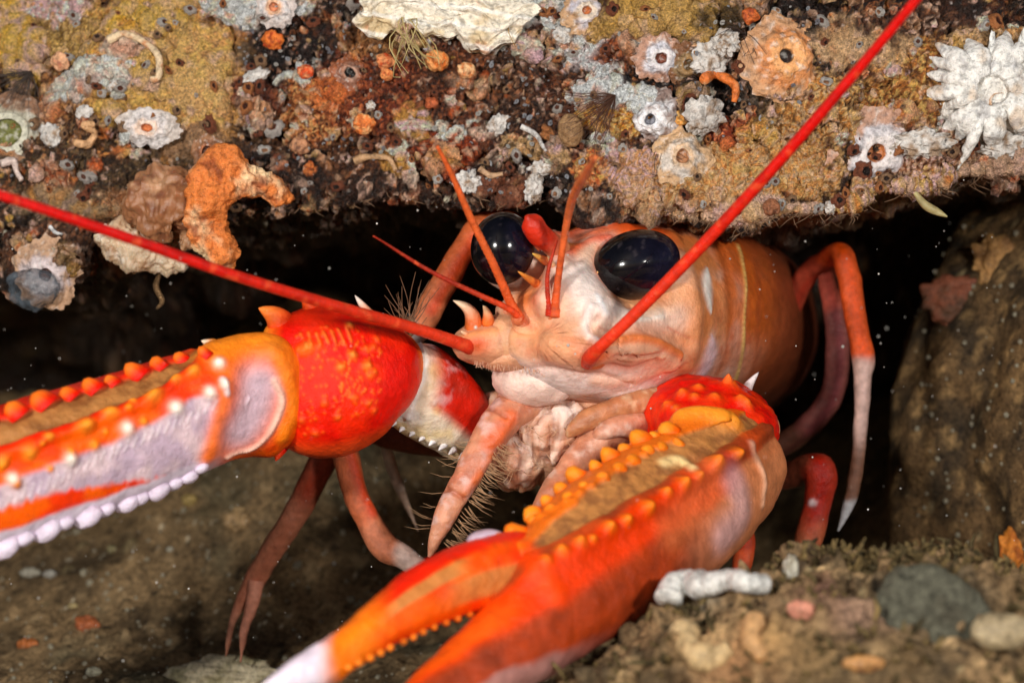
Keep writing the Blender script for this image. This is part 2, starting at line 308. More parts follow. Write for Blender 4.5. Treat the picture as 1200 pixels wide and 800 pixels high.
def patch(x, y, rx, ry, ang, style, c1, c2, h=.05, soft=.22, rag=.55, k=1.0, sd=0):
    global Rc, Rh, calm
    a = math.radians(ang); dx, dz = PX + 20 * nW1 + 9 * nW3 - x, PY + 17 * nW2 + 9 * nW4 - y; u = (dx * math.cos(a) - dz * math.sin(a)) / rx; v = (dx * math.sin(a) + dz * math.cos(a)) / ry
    wob = np.roll(nB, sd * 7919 + 5) * 0 + nB; d = np.sqrt(u * u + v * v) + rag * .5 * (.7 * nA + 1.0 * wob + .7 * nC)
    mk = ss(1 + soft / 2, 1 - soft / 2, d) * k * (1 - ss(.4, 1.4, back))
    if style == 'smooth': c = mix(c1, c2, ss(-.4, .6, nB)); hh = h * ss(1.1, .3, d) + .012 * nC; c = mix(c, c1 * .6, .55 * ss(.1, .6, nC + .4 * nB)); c = mix(c, C(214, 196, 166), .5 * ss(.1, .5, fbm(V1, 4, 4, 80 + int(x) % 5)))
    elif style == 'crust':
        th = np.arctan2(v, u); c = mix(c1, c2, ss(.15, .5, nB)); c = mix(c, c1 * .45, .55 * ss(.1, .55, nC)); c = mix(c, np.ones(3) * .85, .5 * ss(.1, .5, -nC)); hh = h * ss(1.1, .8, d) + .02 * nC + .012 * np.sin(th * 26 + 3 * nB)
        c = mix(c, C(190, 110, 60), .7 * ss(.35, .6, fbm(V1, 6, 3, 50 + sd)))
    elif style == 'cell':
        e = ss(.08, .3, wy - wx); c = mix(c2 * .8, mix(c1 * 1.15, c2, ss(-.3, .7, nB)), e); c = mix(c, c1 * 1.15, .5 * ss(.25, .05, wx)); c = mix(c, c1 * .5, .4 * ss(.2, .6, nC)); hh = h * ss(1.1, .6, d) + .022 * e
    elif style == 'turf': c = mix(c1, c2, ss(-.2, .4, nD + .5 * nC)); c = mix(c, c1 * .25, .8 * ss(.1, .5, -nD + .6 * nC)); hh = h * ss(1.1, .4, d) + .018 * nD + .045 * nC + .03 * ss(.45, .1, w1) + .05 * nB
    Rc = mix(Rc, c, mk); Rh = Rh * (1 - mk) + hh * mk; calm = calm * (1 - mk) + mk * {'smooth': .85, 'cell': .75, 'crust': .45, 'turf': .15}[style]
T = patch
T(560, 110, 130, 90, 0, 'turf', C(92, 46, 26), C(150, 90, 56), .03, .6, 1.3, .8); T(600, 110, 50, 85, 10, 'turf', C(52, 34, 26), C(110, 84, 66), .02, .5, 1.2, .8)
T(400, 180, 130, 50, 0, 'turf', C(70, 40, 26), C(128, 84, 52), .03, .6, 1.3, .8); T(120, 190, 160, 70, 0, 'turf', C(66, 52, 38), C(120, 100, 70), .02, .7, 1.3, .75)
T(60, 70, 110, 85, 0, 'turf', C(110, 66, 34), C(176, 130, 80), .03, .6, 1.2, .85); T(20, 100, 30, 28, 0, 'turf', C(28, 26, 28), C(60, 56, 54), 0, .4, .8)
T(20, 50, 32, 62, 0, 'smooth', C(196, 150, 62), C(226, 204, 160), .1, .3, .6); T(95, 42, 46, 36, 0, 'cell', C(196, 172, 100), C(140, 110, 60), .05, .3, .6); T(60, 12, 42, 16, 0, 'crust', C(186, 186, 166), C(150, 150, 110), .04)
T(195, 70, 82, 100, 10, 'smooth', C(216, 146, 50), C(212, 172, 116), .12, .35, .6); T(235, 90, 48, 60, 0, 'smooth', C(176, 150, 108), C(206, 156, 76), .06, .6, .8, .8); T(150, 125, 55, 24, -12, 'smooth', C(186, 146, 88), C(200, 160, 80), .06, .5, .7)
T(85, 98, 26, 19, 0, 'crust', C(206, 196, 194), C(214, 160, 120), .08); T(128, 90, 34, 16, 0, 'crust', C(204, 192, 190), C(190, 140, 110), .07); T(142, 58, 27, 18, 20, 'smooth', C(196, 172, 160), C(170, 130, 110), .1, .3)
T(172, 152, 36, 17, 5, 'crust', C(214, 206, 200), C(200, 130, 80), .08); T(150, 172, 34, 8, 0, 'smooth', C(212, 140, 80), C(160, 90, 50), .05)
T(310, 8, 72, 24, -5, 'crust', C(212, 208, 208), C(216, 160, 116), .08); T(330, 62, 72, 36, 0, 'turf', C(26, 20, 22), C(48, 34, 34), -.02, .5, .8, .8)
T(372, 128, 62, 42, 0, 'turf', C(150, 84, 40), C(200, 148, 96), .06, .4, .8); T(345, 86, 28, 9, 0, 'crust', C(206, 200, 196), C(190, 150, 120), .05); T(300, 112, 36, 28, 0, 'turf', C(86, 42, 28), C(130, 72, 46), .05)
T(430, 112, 66, 48, 0, 'turf', C(110, 46, 26), C(160, 86, 50), .04, .5, .9, .9); T(448, 52, 42, 24, 0, 'turf', C(128, 88, 54), C(168, 126, 80), .05)
T(515, 18, 98, 32, 2, 'crust', C(226, 216, 196), C(196, 172, 120), .12, .16, .5); T(480, 40, 38, 10, 0, 'smooth', C(178, 150, 90), C(140, 120, 70), .05); T(590, 46, 36, 16, 0, 'crust', C(224, 200, 186), C(220, 140, 100), .07)
T(505, 148, 40, 8, -4, 'crust', C(214, 208, 198), C(180, 150, 120), .06); T(475, 186, 32, 18, 0, 'crust', C(206, 200, 184), C(160, 140, 110), .06); T(522, 182, 37, 30, 0, 'turf', C(128, 50, 22), C(170, 84, 44), .07, .2, .5); T(458, 192, 22, 13, 0, 'turf', C(150, 110, 50), C(190, 150, 80), .05)
T(640, 10, 46, 20, 0, 'crust', C(208, 202, 206), C(206, 140, 90), .06); T(690, 44, 38, 32, 0, 'crust', C(198, 192, 200), C(196, 150, 100), .06); T(705, 25, 30, 18, 0, 'turf', C(150, 118, 60), C(190, 160, 110), .05)
T(792, 20, 86, 32, 0, 'smooth', C(158, 130, 66), C(176, 148, 92), .12, .5, .6); T(745, 60, 50, 16, 0, 'turf', C(110, 50, 26), C(170, 100, 60), .03)
T(775, 66, 24, 15, 0, 'crust', C(206, 206, 214), C(190, 120, 80), .07); T(714, 103, 33, 28, 10, 'crust', C(210, 206, 212), C(206, 150, 110), .08, .12); T(757, 112, 26, 20, 0, 'crust', C(214, 208, 206), C(214, 160, 116), .08, .12)
T(718, 142, 46, 20, 0, 'turf', C(206, 130, 50), C(232, 190, 110), .07, .3, .6); T(714, 178, 30, 20, 0, 'crust', C(222, 196, 176), C(220, 140, 80), .06); T(690, 205, 36, 26, 0, 'turf', C(176, 96, 50), C(220, 150, 90), .05)
T(668, 152, 13, 18, 0, 'smooth', C(156, 120, 84), C(146, 110, 76), .14, .2, .2); T(622, 178, 28, 14, 0, 'turf', C(150, 124, 84), C(190, 166, 126), .06); T(600, 222, 60, 10, 2, 'smooth', C(120, 74, 54), C(150, 96, 70), .05); T(640, 212, 20, 16, 0, 'turf', C(40, 28, 24), C(60, 40, 30), -.06)
T(770, 212, 58, 46, 0, 'cell', C(222, 196, 156), C(186, 140, 96), .09, .25, .5); T(872, 205, 112, 44, 4, 'cell', C(224, 184, 124), C(190, 136, 76), .08, .2, .5); T(880, 250, 100, 16, -3, 'smooth', C(214, 184, 146), C(186, 146, 104), .06)
T(905, 112, 40, 26, 0, 'crust', C(204, 196, 184), C(206, 160, 110), .07); T(970, 126, 88, 50, 0, 'turf', C(168, 118, 60), C(216, 184, 124), .06, .5, .8); T(1085, 104, 74, 56, 0, 'turf', C(150, 96, 44), C(206, 156, 90), .06, .5, .9)
T(1005, 48, 56, 26, 0, 'smooth', C(184, 160, 124), C(150, 118, 84), .06, .5, .9); T(1070, 22, 70, 22, 0, 'turf', C(70, 44, 34), C(120, 84, 62), .03, .5); T(1165, 50, 50, 20, 0, 'turf', C(160, 128, 84), C(206, 176, 130), .05, .4)
T(1105, 184, 66, 26, 0, 'turf', C(128, 76, 46), C(206, 180, 150), .04, .5, .9); T(1003, 240, 46, 22, 25, 'turf', C(224, 150, 84), C(244, 206, 152), .1, .3, .5); T(1075, 218, 62, 13, 6, 'turf', C(226, 160, 96), C(246, 214, 160), .09, .3, .5); T(1165, 196, 52, 16, 8, 'smooth', C(176, 158, 134), C(150, 124, 96), .07)
T(905, 20, 70, 30, 0, 'turf', C(22, 17, 17), C(52, 34, 28), -.02, .5, .9, .8); T(860, 120, 56, 34, 0, 'turf', C(24, 17, 16), C(48, 30, 24), -.02, .4, .9, .85); T(855, 150, 36, 14, 0, 'turf', C(140, 56, 30), C(190, 110, 70), .05)
T(175, 250, 62, 46, 0, 'smooth', C(140, 92, 58), C(184, 140, 96), .1, .4, .6); T(142, 292, 32, 24, 0, 'smooth', C(206, 176, 140), C(170, 128, 86), .1); T(75, 238, 56, 18, -10, 'smooth', C(126, 120, 96), C(160, 116, 60), .06, .5, .8); T(60, 300, 60, 34, 0, 'turf', C(74, 48, 34), C(124, 84, 58), .04)
T(225, 165, 40, 20, 0, 'smooth', C(140, 112, 84), C(116, 92, 66), .05, .5, .8); T(420, 222, 90, 18, 0, 'turf', C(44, 28, 20), C(84, 52, 34), .04); T(330, 200, 60, 26, 0, 'turf', C(34, 24, 20), C(70, 44, 30), .0)
gap = ss(.22, .5, fbm(V1, 2.6, 4, 71) + .35 * nC); near = (1 - ss(.4, 1.4, back)) * (1 - calm)          # cracks of bare rock, then growths of many kinds over everything
Rc = mix(Rc, mix(C(34, 24, 22), C(84, 54, 36), ss(0, .4, nC)), .8 * gap * near); Rh = Rh - .06 * gap * near
PAL = np.array([C(214, 150, 96), C(226, 206, 190), C(196, 96, 44), C(150, 110, 74), C(206, 178, 130), C(120, 62, 38), C(236, 228, 220), C(170, 150, 130), C(60, 36, 28), C(222, 130, 66), C(190, 160, 80), C(30, 22, 22)])
for sc_, th, sd in [(1.5, .74, 81), (2.6, .62, 82), (4.6, .62, 83), (7.5, .66, 84)]:         # small growths of many kinds: rings, discs, films
    W_ = V1 + .07 / sc_ ** .5 * np.stack([nW3, nB, nW4], 1) * 1.6; q1, q2, qr = cells(W_ * np.array([1, .6, 1]), sc_, sd); sel = (qr > th) * near; u_ = (qr - th) / (1 - th); ci = (u_ * 997).astype(int) % 12; ring = (u_ * 331).astype(int) % 3; rad_ = .26 + .16 * ((u_ * 577) % 1) + .05 * nC
    k_ = sel * ss(rad_ + .05, rad_ - .03, q1); cc = mix(PAL[ci], PAL[(ci + 5) % 12], ss(0, .5, nC + .5 * nD)); hole = ss(.13, .07, q1 + .02 * nC) * (ring == 1); rim_ = np.exp(-((q1 - rad_ * .8) / .05) ** 2) * (ring > 0)
    cc = mix(cc, C(40, 24, 20), hole * .8); cc = mix(cc, C(226, 206, 184), rim_ * .55); Rc = mix(Rc, cc, k_ * (.55 if sc_ < 3 else .75)); Rh = Rh + (k_ * .035 + k_ * rim_ * .05 - k_ * hole * .05) * (3 / sc_) ** .7
fil = np.exp(-(fbm(V1, 2.6, 4, 90) / .035) ** 2) * near; Rc = mix(Rc, C(206, 130, 74), .45 * fil * ss(-.1, .3, nA)); Rh = Rh + .03 * fil
fil = np.exp(-(fbm(V1, 4.2, 3, 91) / .03) ** 2) * near; Rc = mix(Rc, C(20, 14, 12), .6 * fil); Rh = Rh - .03 * fil
k_ = ss(.3, .55, fbm(V1, 9, 3, 74)) * near; Rc = mix(Rc, C(226, 206, 184), .5 * k_)
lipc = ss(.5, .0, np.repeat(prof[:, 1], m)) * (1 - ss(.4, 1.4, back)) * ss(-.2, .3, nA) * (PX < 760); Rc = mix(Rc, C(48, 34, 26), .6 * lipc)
grey = (Rc @ np.array([.3, .6, .1]))[:, None]; Rc = grey + (Rc - grey) * 1.0; Rc = np.clip(Rc * (.82 + .62 * ss(.02, .25, grey)) * np.array([1.24, 1.08, .97]), .004, .82)
yel = Rc[:, 2] < .72 * Rc[:, 1]; Rc[:, 1] = np.where(yel, np.minimum(Rc[:, 1], Rc[:, 0] * .60 + .01), Rc[:, 1]); Rc[:, 0] = np.minimum(Rc[:, 0], .8)
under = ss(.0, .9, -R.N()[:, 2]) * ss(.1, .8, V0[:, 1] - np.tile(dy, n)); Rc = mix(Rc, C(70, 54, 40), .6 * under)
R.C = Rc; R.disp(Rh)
# shut the rock behind and at the sides: a heavy, closed boulder
o = n * m; F = gridF(n, m, False)
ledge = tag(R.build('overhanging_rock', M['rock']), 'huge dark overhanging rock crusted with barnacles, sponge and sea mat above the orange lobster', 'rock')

# ---- silty boulder on the right, mossy foreground stone
def boulder(name, label, c, r, seed, cols, amp=.12, n=150, m=220, fine=.03, k=M['silt'], tufts=0):
    S = Surf(); ball(S, c, r, (.1, .1, .1), n, m, None, .22, seed, .9)
    V = S.V.copy(); S.disp(amp * fbm(V, 1.6, 4, seed + 1) + fine * fbm(V, 7, 4, seed + 2) + tufts * np.maximum(noise(V, 5, seed + 9), 0) ** 1.5)
    cc = mix(cols[0], cols[1], ss(-.3, .4, fbm(V, 1.4, 5, seed + 3))); cc = mix(cc, cols[2], .7 * ss(.1, .5, fbm(V, 4, 4, seed + 4))); cc = mix(cc, C(26, 22, 20), .75 * ss(.2, .55, fbm(V, 7, 4, seed + 5)))
    f1, f2, rr = cells(V, 8, seed + 6); cc = mix(cc, C(170, 150, 110), (rr > .9) * ss(.3, .15, f1) * .8); S.C = cc
    return S
S = boulder('silty_boulder', '', P(1400, 520, 4.4), (4.6, 3.0, 5.2), 60, [C(112, 86, 56), C(62, 50, 36), C(176, 140, 92)])
tag(S.build('silty_boulder', M['silt']), 'tall brown silt-covered boulder standing at the right side of the dark crevice', 'boulder'); BOULD = S
S = boulder('mossy_stone', '', P(1045, 890, -3.6) , (3.5, 2.0, 2.12), 70, [C(142, 114, 80), C(92, 76, 54), C(196, 162, 116)], .20, 260, 380, .09, tufts=.30)
STONE = S
for q in [(1090, 700, .42, C(92, 92, 80)), (960, 690, .3, C(120, 84, 70)), (1010, 720, .3, C(144, 112, 96)), (835, 745, .3, C(214, 176, 124)), (895, 745, .22, C(214, 170, 110)), (860, 775, .4, C(170, 124, 84)), (820, 690, .2, C(180, 166, 140)), (950, 760, .3, C(150, 120, 80)), (1060, 770, .25, C(130, 104, 70)), (990, 640, .3, C(96, 74, 46))]:
    S.bump(q[0], q[1], q[2], .05, q[3], 1., 2, k=.8)
tag(S.build('mossy_stone', M['silt']), 'low rough mossy stone covered in brown tufts in front of the lobster claw', 'stone')
# ================================================================ THE LOBSTER
lob = bpy.data.objects.new('lobster', None); COL.objects.link(lob); lob.location = P(760, 480, 1.0)
tag(lob, 'bright orange-red lobster with big black eyes and spiny claws peering out from under the rock', 'lobster')
bpy.context.view_layer.update()
def part(S, name, mat_, parent=lob, label=None):
    """link a surface made in world coordinates under its thing"""
    bpy.context.view_layer.update(); S.V = S.V - np.array(parent.matrix_world.translation); o = S.build(name, mat_, parent)
    if label: o['label'] = label
    return o
RED, ORG, DRED, AMB = C(226, 18, 2), C(250, 86, 4), C(176, 18, 6), C(252, 150, 30)
CREAM, LAV, PINK, PEACH, BRN, WHT = C(232, 206, 176), C(196, 178, 196), C(236, 196, 184), C(222, 160, 120), C(172, 116, 66), C(236, 232, 236)
def keys(rows): return [list(P(a, b, y)) + [ru, rw] for a, b, y, ru, rw in rows]
def rot(p, c, r): return P(*p)
# ---------------- head and body
S = Surf()
loft(S, keys([(640, 395, -1.12, .02, .02), (644, 396, -1.08, .26, .36), (650, 394, -.92, .5, .62), (662, 388, -.6, .74, .84), (690, 378, -.05, .98, 1.04), (722, 369, .6, 1.14, 1.24), (752, 366, 1.5, 1.26, 1.44), (790, 370, 3, 1.34, 1.62), (820, 385, 5, 1.35, 1.66), (836, 398, 7.5, 1.2, 1.4), (850, 410, 9.5, .8, .9), (855, 415, 10.5, .05, .05)]), 520, 380, ex=2.15)
V = S.V.copy(); nx, ny, nz = S.N().T; d = V[:, 1]
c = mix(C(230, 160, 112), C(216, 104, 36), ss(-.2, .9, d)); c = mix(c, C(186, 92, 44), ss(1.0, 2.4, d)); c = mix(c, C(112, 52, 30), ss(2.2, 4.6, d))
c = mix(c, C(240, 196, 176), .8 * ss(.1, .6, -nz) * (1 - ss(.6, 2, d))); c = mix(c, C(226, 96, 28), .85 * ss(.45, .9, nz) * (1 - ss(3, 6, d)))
c = mix(c, C(242, 216, 204), .7 * ss(-.1, .4, fbm(V, 1.4, 3, 5)) * (1 - ss(.2, .9, d))); c = mix(c, C(204, 110, 66), .5 * ss(.0, .5, fbm(V, 2.3, 5, 6))); c = mix(c, C(214, 90, 46), .35 * ss(.25, .55, fbm(V, 6, 3, 66)))
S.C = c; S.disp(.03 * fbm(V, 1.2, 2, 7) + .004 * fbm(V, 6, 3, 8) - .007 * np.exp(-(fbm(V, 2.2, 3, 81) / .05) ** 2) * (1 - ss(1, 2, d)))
# sockets, brow, rostrum root
S.bump(598, 305, .42, -.30); S.bump(748, 318, .44, -.34)
S.stroke([(690, 280), (680, 330), (700, 362), (740, 376), (775, 370)], .10, .02, C(240, 206, 180), 1.2, .8)
S.stroke([(640, 276), (652, 300), (650, 330), (640, 352)], .14, .16, C(236, 190, 168), 1.1, .7)
S.stroke([(612, 332), (590, 342), (572, 352)], .09, .08, C(232, 176, 150), 1.1, .7)
for a, b, r_, h, col in [(700, 270, .16, .05, C(232, 90, 20)), (735, 266, .2, .04, C(236, 120, 50)), (668, 285, .12, .05, C(238, 130, 40)), (668, 306, .09, .03, C(242, 150, 60)), (782, 276, .16, .03, C(220, 110, 50)), (615, 352, .13, .04, C(226, 110, 40)), (622, 348, .08, .02, C(220, 90, 30))]: S.bump(a, b, r_, h, col, 1.1, k=.75)
S.stroke([(655, 272), (690, 262), (740, 262), (790, 272)], .12, .04, C(226, 74, 14), 1.3, .8, wob=.5)
S.stroke([(665, 292), (690, 280), (715, 276)], .06, .03, C(222, 70, 18), 1.1, .7)
S.stroke([(680, 320), (700, 352), (722, 372)], .24, .02, C(240, 226, 220), 1.2, .8); S.stroke([(725, 375), (760, 385), (800, 375)], .16, .0, C(236, 214, 200), 1.2, .6); S.stroke([(702, 345), (712, 364)], .05, .01, C(244, 240, 240), 1, .8)  # pale shell beside the right eye, its white gloss painted into the colour
S.stroke([(648, 384), (690, 388), (730, 392)], .16, .0, C(222, 178, 150), 1.2, .6); S.stroke([(806, 278), (826, 310), (828, 370), (812, 420)], .26, .0, C(220, 130, 66), 1.2, .7); S.stroke([(740, 395), (780, 400), (806, 430)], .16, .0, C(216, 116, 60), 1.2, .6)
S.stroke([(560, 384), (572, 396), (590, 402)], .09, -.05, C(226, 100, 50), 1.1, .8); S.stroke([(590, 366), (600, 384), (612, 392)], .04, -.03, C(214, 90, 50), 1.1, .7); S.stroke([(615, 378), (622, 384)], .05, 0, C(222, 80, 36), 1, .8)
for k in range(26): a, b = 640 + 9 * (k * 7 % 20), 382 + (k * 13 % 34); S.stroke([(a, b), (a + 7, b + 3)], .016, -.004, C(206, 112, 84), 1.2, .5)
# rostrum shelf and front edge
S.stroke([(560, 395), (600, 402), (650, 410), (690, 420)], .2, .10, C(228, 156, 106), 1.3, .7)
S.stroke([(562, 424), (600, 432), (650, 436), (700, 442), (740, 452)], .05, -.035, C(214, 140, 104), 1.2, .6)
S.stroke([(600, 448), (650, 454), (700, 460), (745, 466)], .24, .03, C(246, 226, 220), 1.5, .95)
S.stroke([(600, 470), (650, 478), (700, 484)], .10, .02, C(240, 170, 146), 1.2, .6)
S.stroke([(612, 462), (640, 470), (665, 480)], .06, .02, WHT, 1.1, .6)
for a in range(12): S.bump(605 + a * 12, 400 + (a * 37 % 23), .05, .012, C(214, 120, 84), 1.2, k=.5)
# right antenna peduncle, folds and scale edge
S.stroke([(700, 412), (730, 410), (765, 412), (790, 420)], .14, .11, C(236, 184, 150), 1.3, .7)
S.stroke([(715, 397), (745, 395), (775, 400), (800, 414)], .05, .05, C(234, 120, 50), 1.2, .9)
S.stroke([(712, 434), (740, 436), (770, 428)], .05, -.04, C(206, 120, 90), 1.2, .6); S.stroke([(725, 420), (755, 422), (780, 416)], .03, -.04, C(200, 124, 104), 1.2, .6)
S.stroke([(700, 446), (740, 450), (790, 436), (812, 410)], .09, .03, C(240, 176, 134), 1.1, .6)
S.bump(700, 414, .15, .09, C(238, 96, 30), 1.0); S.bump(697, 412, .07, -.03)
# cheek: pale spots, groove, the cream rim of the carapace and the bands behind it
S.stroke([(800, 300), (815, 340), (818, 385), (810, 430)], .14, .06, C(224, 150, 104), 1.2, .5)
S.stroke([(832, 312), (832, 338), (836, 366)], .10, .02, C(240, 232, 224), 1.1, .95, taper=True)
S.stroke([(838, 395), (834, 425), (820, 450)], .14, .02, C(222, 196, 206), 1.1, .8, taper=True)
S.stroke([(846, 280), (860, 330), (862, 380), (848, 440)], .10, -.02, C(206, 96, 34), 1.3, .6)
S.stroke([(868, 285), (878, 330), (876, 390), (864, 450)], .045, .03, C(226, 176, 96), 1.0, .8)
S.stroke([(884, 285), (894, 330), (892, 390), (880, 450)], .08, .0, C(186, 86, 42), 1.2, .5)
S.stroke([(916, 285), (926, 340), (922, 400), (905, 460)], .14, .0, C(206, 106, 56), 1.2, .5)
S.stroke([(742, 354), (700, 372), (690, 395)], .035, -.035, C(210, 140, 110), 1.1, .5); S.stroke([(690, 360), (686, 385), (700, 396)], .05, .04, C(246, 232, 226), 1.1, .7)
S.stroke([(752, 372), (780, 370)], .03, .01, C(248, 236, 226), 1.1, .6)
# left cheek block that carries the antenna
for a, b, y, r_ in [(572, 402, -.62, (.42, .34, .26)), (556, 404, -.7, (.22, .22, .2)), (600, 420, -.5, (.4, .4, .16))]: ball(S, P(a, b, y), r_, C(226, 160, 122), 26, 34, None, .08, a)
ball(S, P(628, 442, -.42), (.50, .36, .34), C(240, 206, 192), 40, 56, None, .06, 9); ball(S, P(600, 398, -.62), (.46, .32, .32), C(228, 164, 122), 40, 56, None, .06, 12); S.bump(556, 404, .14, .05, C(230, 84, 26)); S.stroke([(540, 396), (560, 388), (580, 386)], .05, .03, C(236, 150, 90), 1.2, .7)
S.spike(P(556, 388, -.75), P(531, 352, -.9), .115, C(222, 104, 40), C(240, 206, 170), bend=(.07, 0, .05)); S.spike(P(572, 380, -.8), P(566, 358, -.95), .075, C(234, 110, 40), C(240, 196, 150), (.02, 0, .02))
S.spike(P(552, 395, -.8), P(540, 388, -.95), .05, C(236, 120, 50), C(240, 190, 150)); S.spike(P(634, 336, -.75), P(607, 318, -1.2), .06, C(232, 110, 40), C(244, 150, 60)); S.spike(P(640, 306, -.8), P(624, 297, -1.15), .05, C(236, 120, 50), C(250, 190, 90))
S.spike(P(652, 318, -.8), P(642, 300, -1.1), .05, C(236, 150, 110), C(250, 200, 150)); S.spike(P(704, 330, -.3), P(700, 318, -.7), .04, C(226, 120, 60), C(240, 180, 120))
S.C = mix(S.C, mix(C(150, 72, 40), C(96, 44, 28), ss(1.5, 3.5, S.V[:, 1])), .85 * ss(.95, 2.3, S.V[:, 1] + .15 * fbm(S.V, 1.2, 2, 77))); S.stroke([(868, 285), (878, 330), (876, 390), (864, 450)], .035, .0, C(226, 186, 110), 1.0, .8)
# rostrum: the red beak between the eyes
K = catmull(keys([(655, 292, -.5, .14, .14), (644, 284, -.75, .13, .14), (632, 274, -.95, .135, .135), (622, 262, -1.05, .12, .12), (616, 253, -1.1, .03, .03)]), 30)
o0 = len(S.V); loft(S, K, 60, 40, col=C(214, 34, 12)); S.C[o0:] = mix(C(206, 44, 16), C(232, 140, 96), ss(-.95, -.6, S.V[o0:, 1] + .1 * noise(S.V[o0:], 5, 3)) ); S.V[o0:] += S.N()[o0:] * (.03 * fbm(S.V[o0:], 4, 3, 5))[:, None]; S._N = None
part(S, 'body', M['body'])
# ---------------- eyes
for a, b, y, r_, tilt, bx in [(589, 291, -.62, (.365, .36, .42), 8, 0), (744, 311, -.42, (.535, .44, .40), -18, 0)]:
    S = Surf(); t = math.radians(tilt); ax = np.array([[math.cos(t), 0, -math.sin(t)], [0, 1, 0], [math.sin(t), 0, math.cos(t)]])
    ball(S, P(a, b, y), r_, C(14, 12, 22), 70, 90, ax); V = S.V; S.C = mix(C(10, 9, 13), C(26, 23, 42), ss(.1, .6, (V[:, 0] - P(a, b, y)[0]) * .6 + .1 - (V[:, 1] - y) * .4)); S.C = mix(S.C, C(70, 62, 66), .35 * ss(.35, .6, noise(V, 11, 3)))
    e = part(S, 'eye', M['eye'])
    S = Surf(); cpt = P(a, b, y); back_ = P(a + (14 if a < 700 else -6), b + 22, y + .5)
    ball(S, back_, (.36, .3, .3) if a < 700 else (.5, .35, .34), C(236, 196, 176), 20, 26, None, .06); part(S, 'eyestalk', M['body'])
# ---------------- antennae: two long whips, and the paired thin antennules
def whip(pts, n, name, mt, c0, c1, ring=0, m=14):
    K = catmull([list(P(a, b, y)) + [r_, r_] for a, b, y, r_ in pts], n); S = Surf(); rr = K[:, 3] * (1 + ring * (np.arange(n) % 4 == 0))
    K[:, :3] += (.012 * np.sin(np.linspace(0, 9, n)) * np.linspace(0, 1, n))[:, None] * np.array([.5, .3, 1]); V, F = tube(K[:, :3], rr, m); t = np.r_[np.repeat(np.linspace(0, 1, n), m), 0, 1]; S.add(V, F, mix(c0, c1, ss(0, .5, t)))
    S.C = mix(S.C, S.C * .6, .5 * ss(.1, .5, noise(V, 4, 2))); S.C = mix(S.C, S.C * .45, np.r_[np.repeat((np.arange(n) % 4 == 1) * .22, m), 0, 0]); S.C = mix(S.C, C(250, 110, 60), .35 * ss(.2, .5, noise(V, 9, 5))); return part(S, name, mt)
whip([(552, 408, -.85, .085), (538, 402, -1.05, .075), (480, 383, -1.5, .066), (380, 355, -2.3, .062), (270, 321, -3.0, .058), (150, 278, -3.6, .055), (0, 228, -4.3, .05), (-200, 170, -5, .05), (-420, 120, -5.6, .03)], 420, 'antenna', M['shell'], C(226, 60, 30), C(200, 14, 10), .025)
whip([(688, 424, -1.15, .09), (694, 416, -1.4, .085), (708, 402, -1.6, .068), (750, 362, -1.8, .066), (830, 280, -2.2, .066), (920, 181, -2.9, .060), (1010, 76, -3.6, .052), (1075, -2, -4.2, .046), (1180, -130, -5, .04), (1260, -240, -5.6, .02)], 420, 'antenna', M['shell'], C(230, 60, 30), C(214, 16, 12), .025)
whip([(608, 372, -1.05, .065), (598, 354, -1.1, .052), (576, 305, -1.35, .045), (552, 255, -1.6, .04), (532, 212, -1.9, .033), (512, 172, -2.2, .02)], 160, 'antennule', M['leg'], C(226, 90, 40), C(214, 96, 44), .08)
whip([(610, 374, -1.05, .055), (596, 362, -1.15, .036), (560, 345, -1.3, .03), (510, 320, -1.5, .024), (470, 298, -1.7, .017), (437, 277, -1.9, .008)], 160, 'antennule', M['leg'], C(220, 70, 30), C(160, 44, 26), .1)
whip([(650, 370, -1.1, .075), (651, 352, -1.15, .045), (657, 305, -1.3, .038), (664, 262, -1.6, .040), (672, 230, -2.2, .045), (686, 204, -3.2, .040), (698, 185, -4.0, .02)], 160, 'antennule', M['leg'], C(228, 90, 40), C(224, 120, 66), .08)
whip([(645, 368, -1.1, .06), (642, 352, -1.15, .03), (642, 322, -1.2, .024), (648, 296, -1.25, .018), (653, 282, -1.3, .01)], 90, 'antennule', M['leg'], C(210, 50, 24), C(196, 56, 30), .1)
S = Surf(); ball(S, P(694, 416, -1.08), (.19, .16, .17), C(232, 120, 66), 22, 28, None, .08, 5); ball(S, P(692, 416, -1.25), (.11, .1, .1), C(236, 80, 24), 18, 22, None, .05, 6); part(S, 'antenna_base', M['body'])
for a, b in [(607, 370), (648, 368)]:
    S = Surf(); ball(S, P(a, b + 3, -1.0), (.085, .12, .085), C(224, 120, 76), 18, 24, None, .1, a); part(S, 'antennule_base', M['body'])
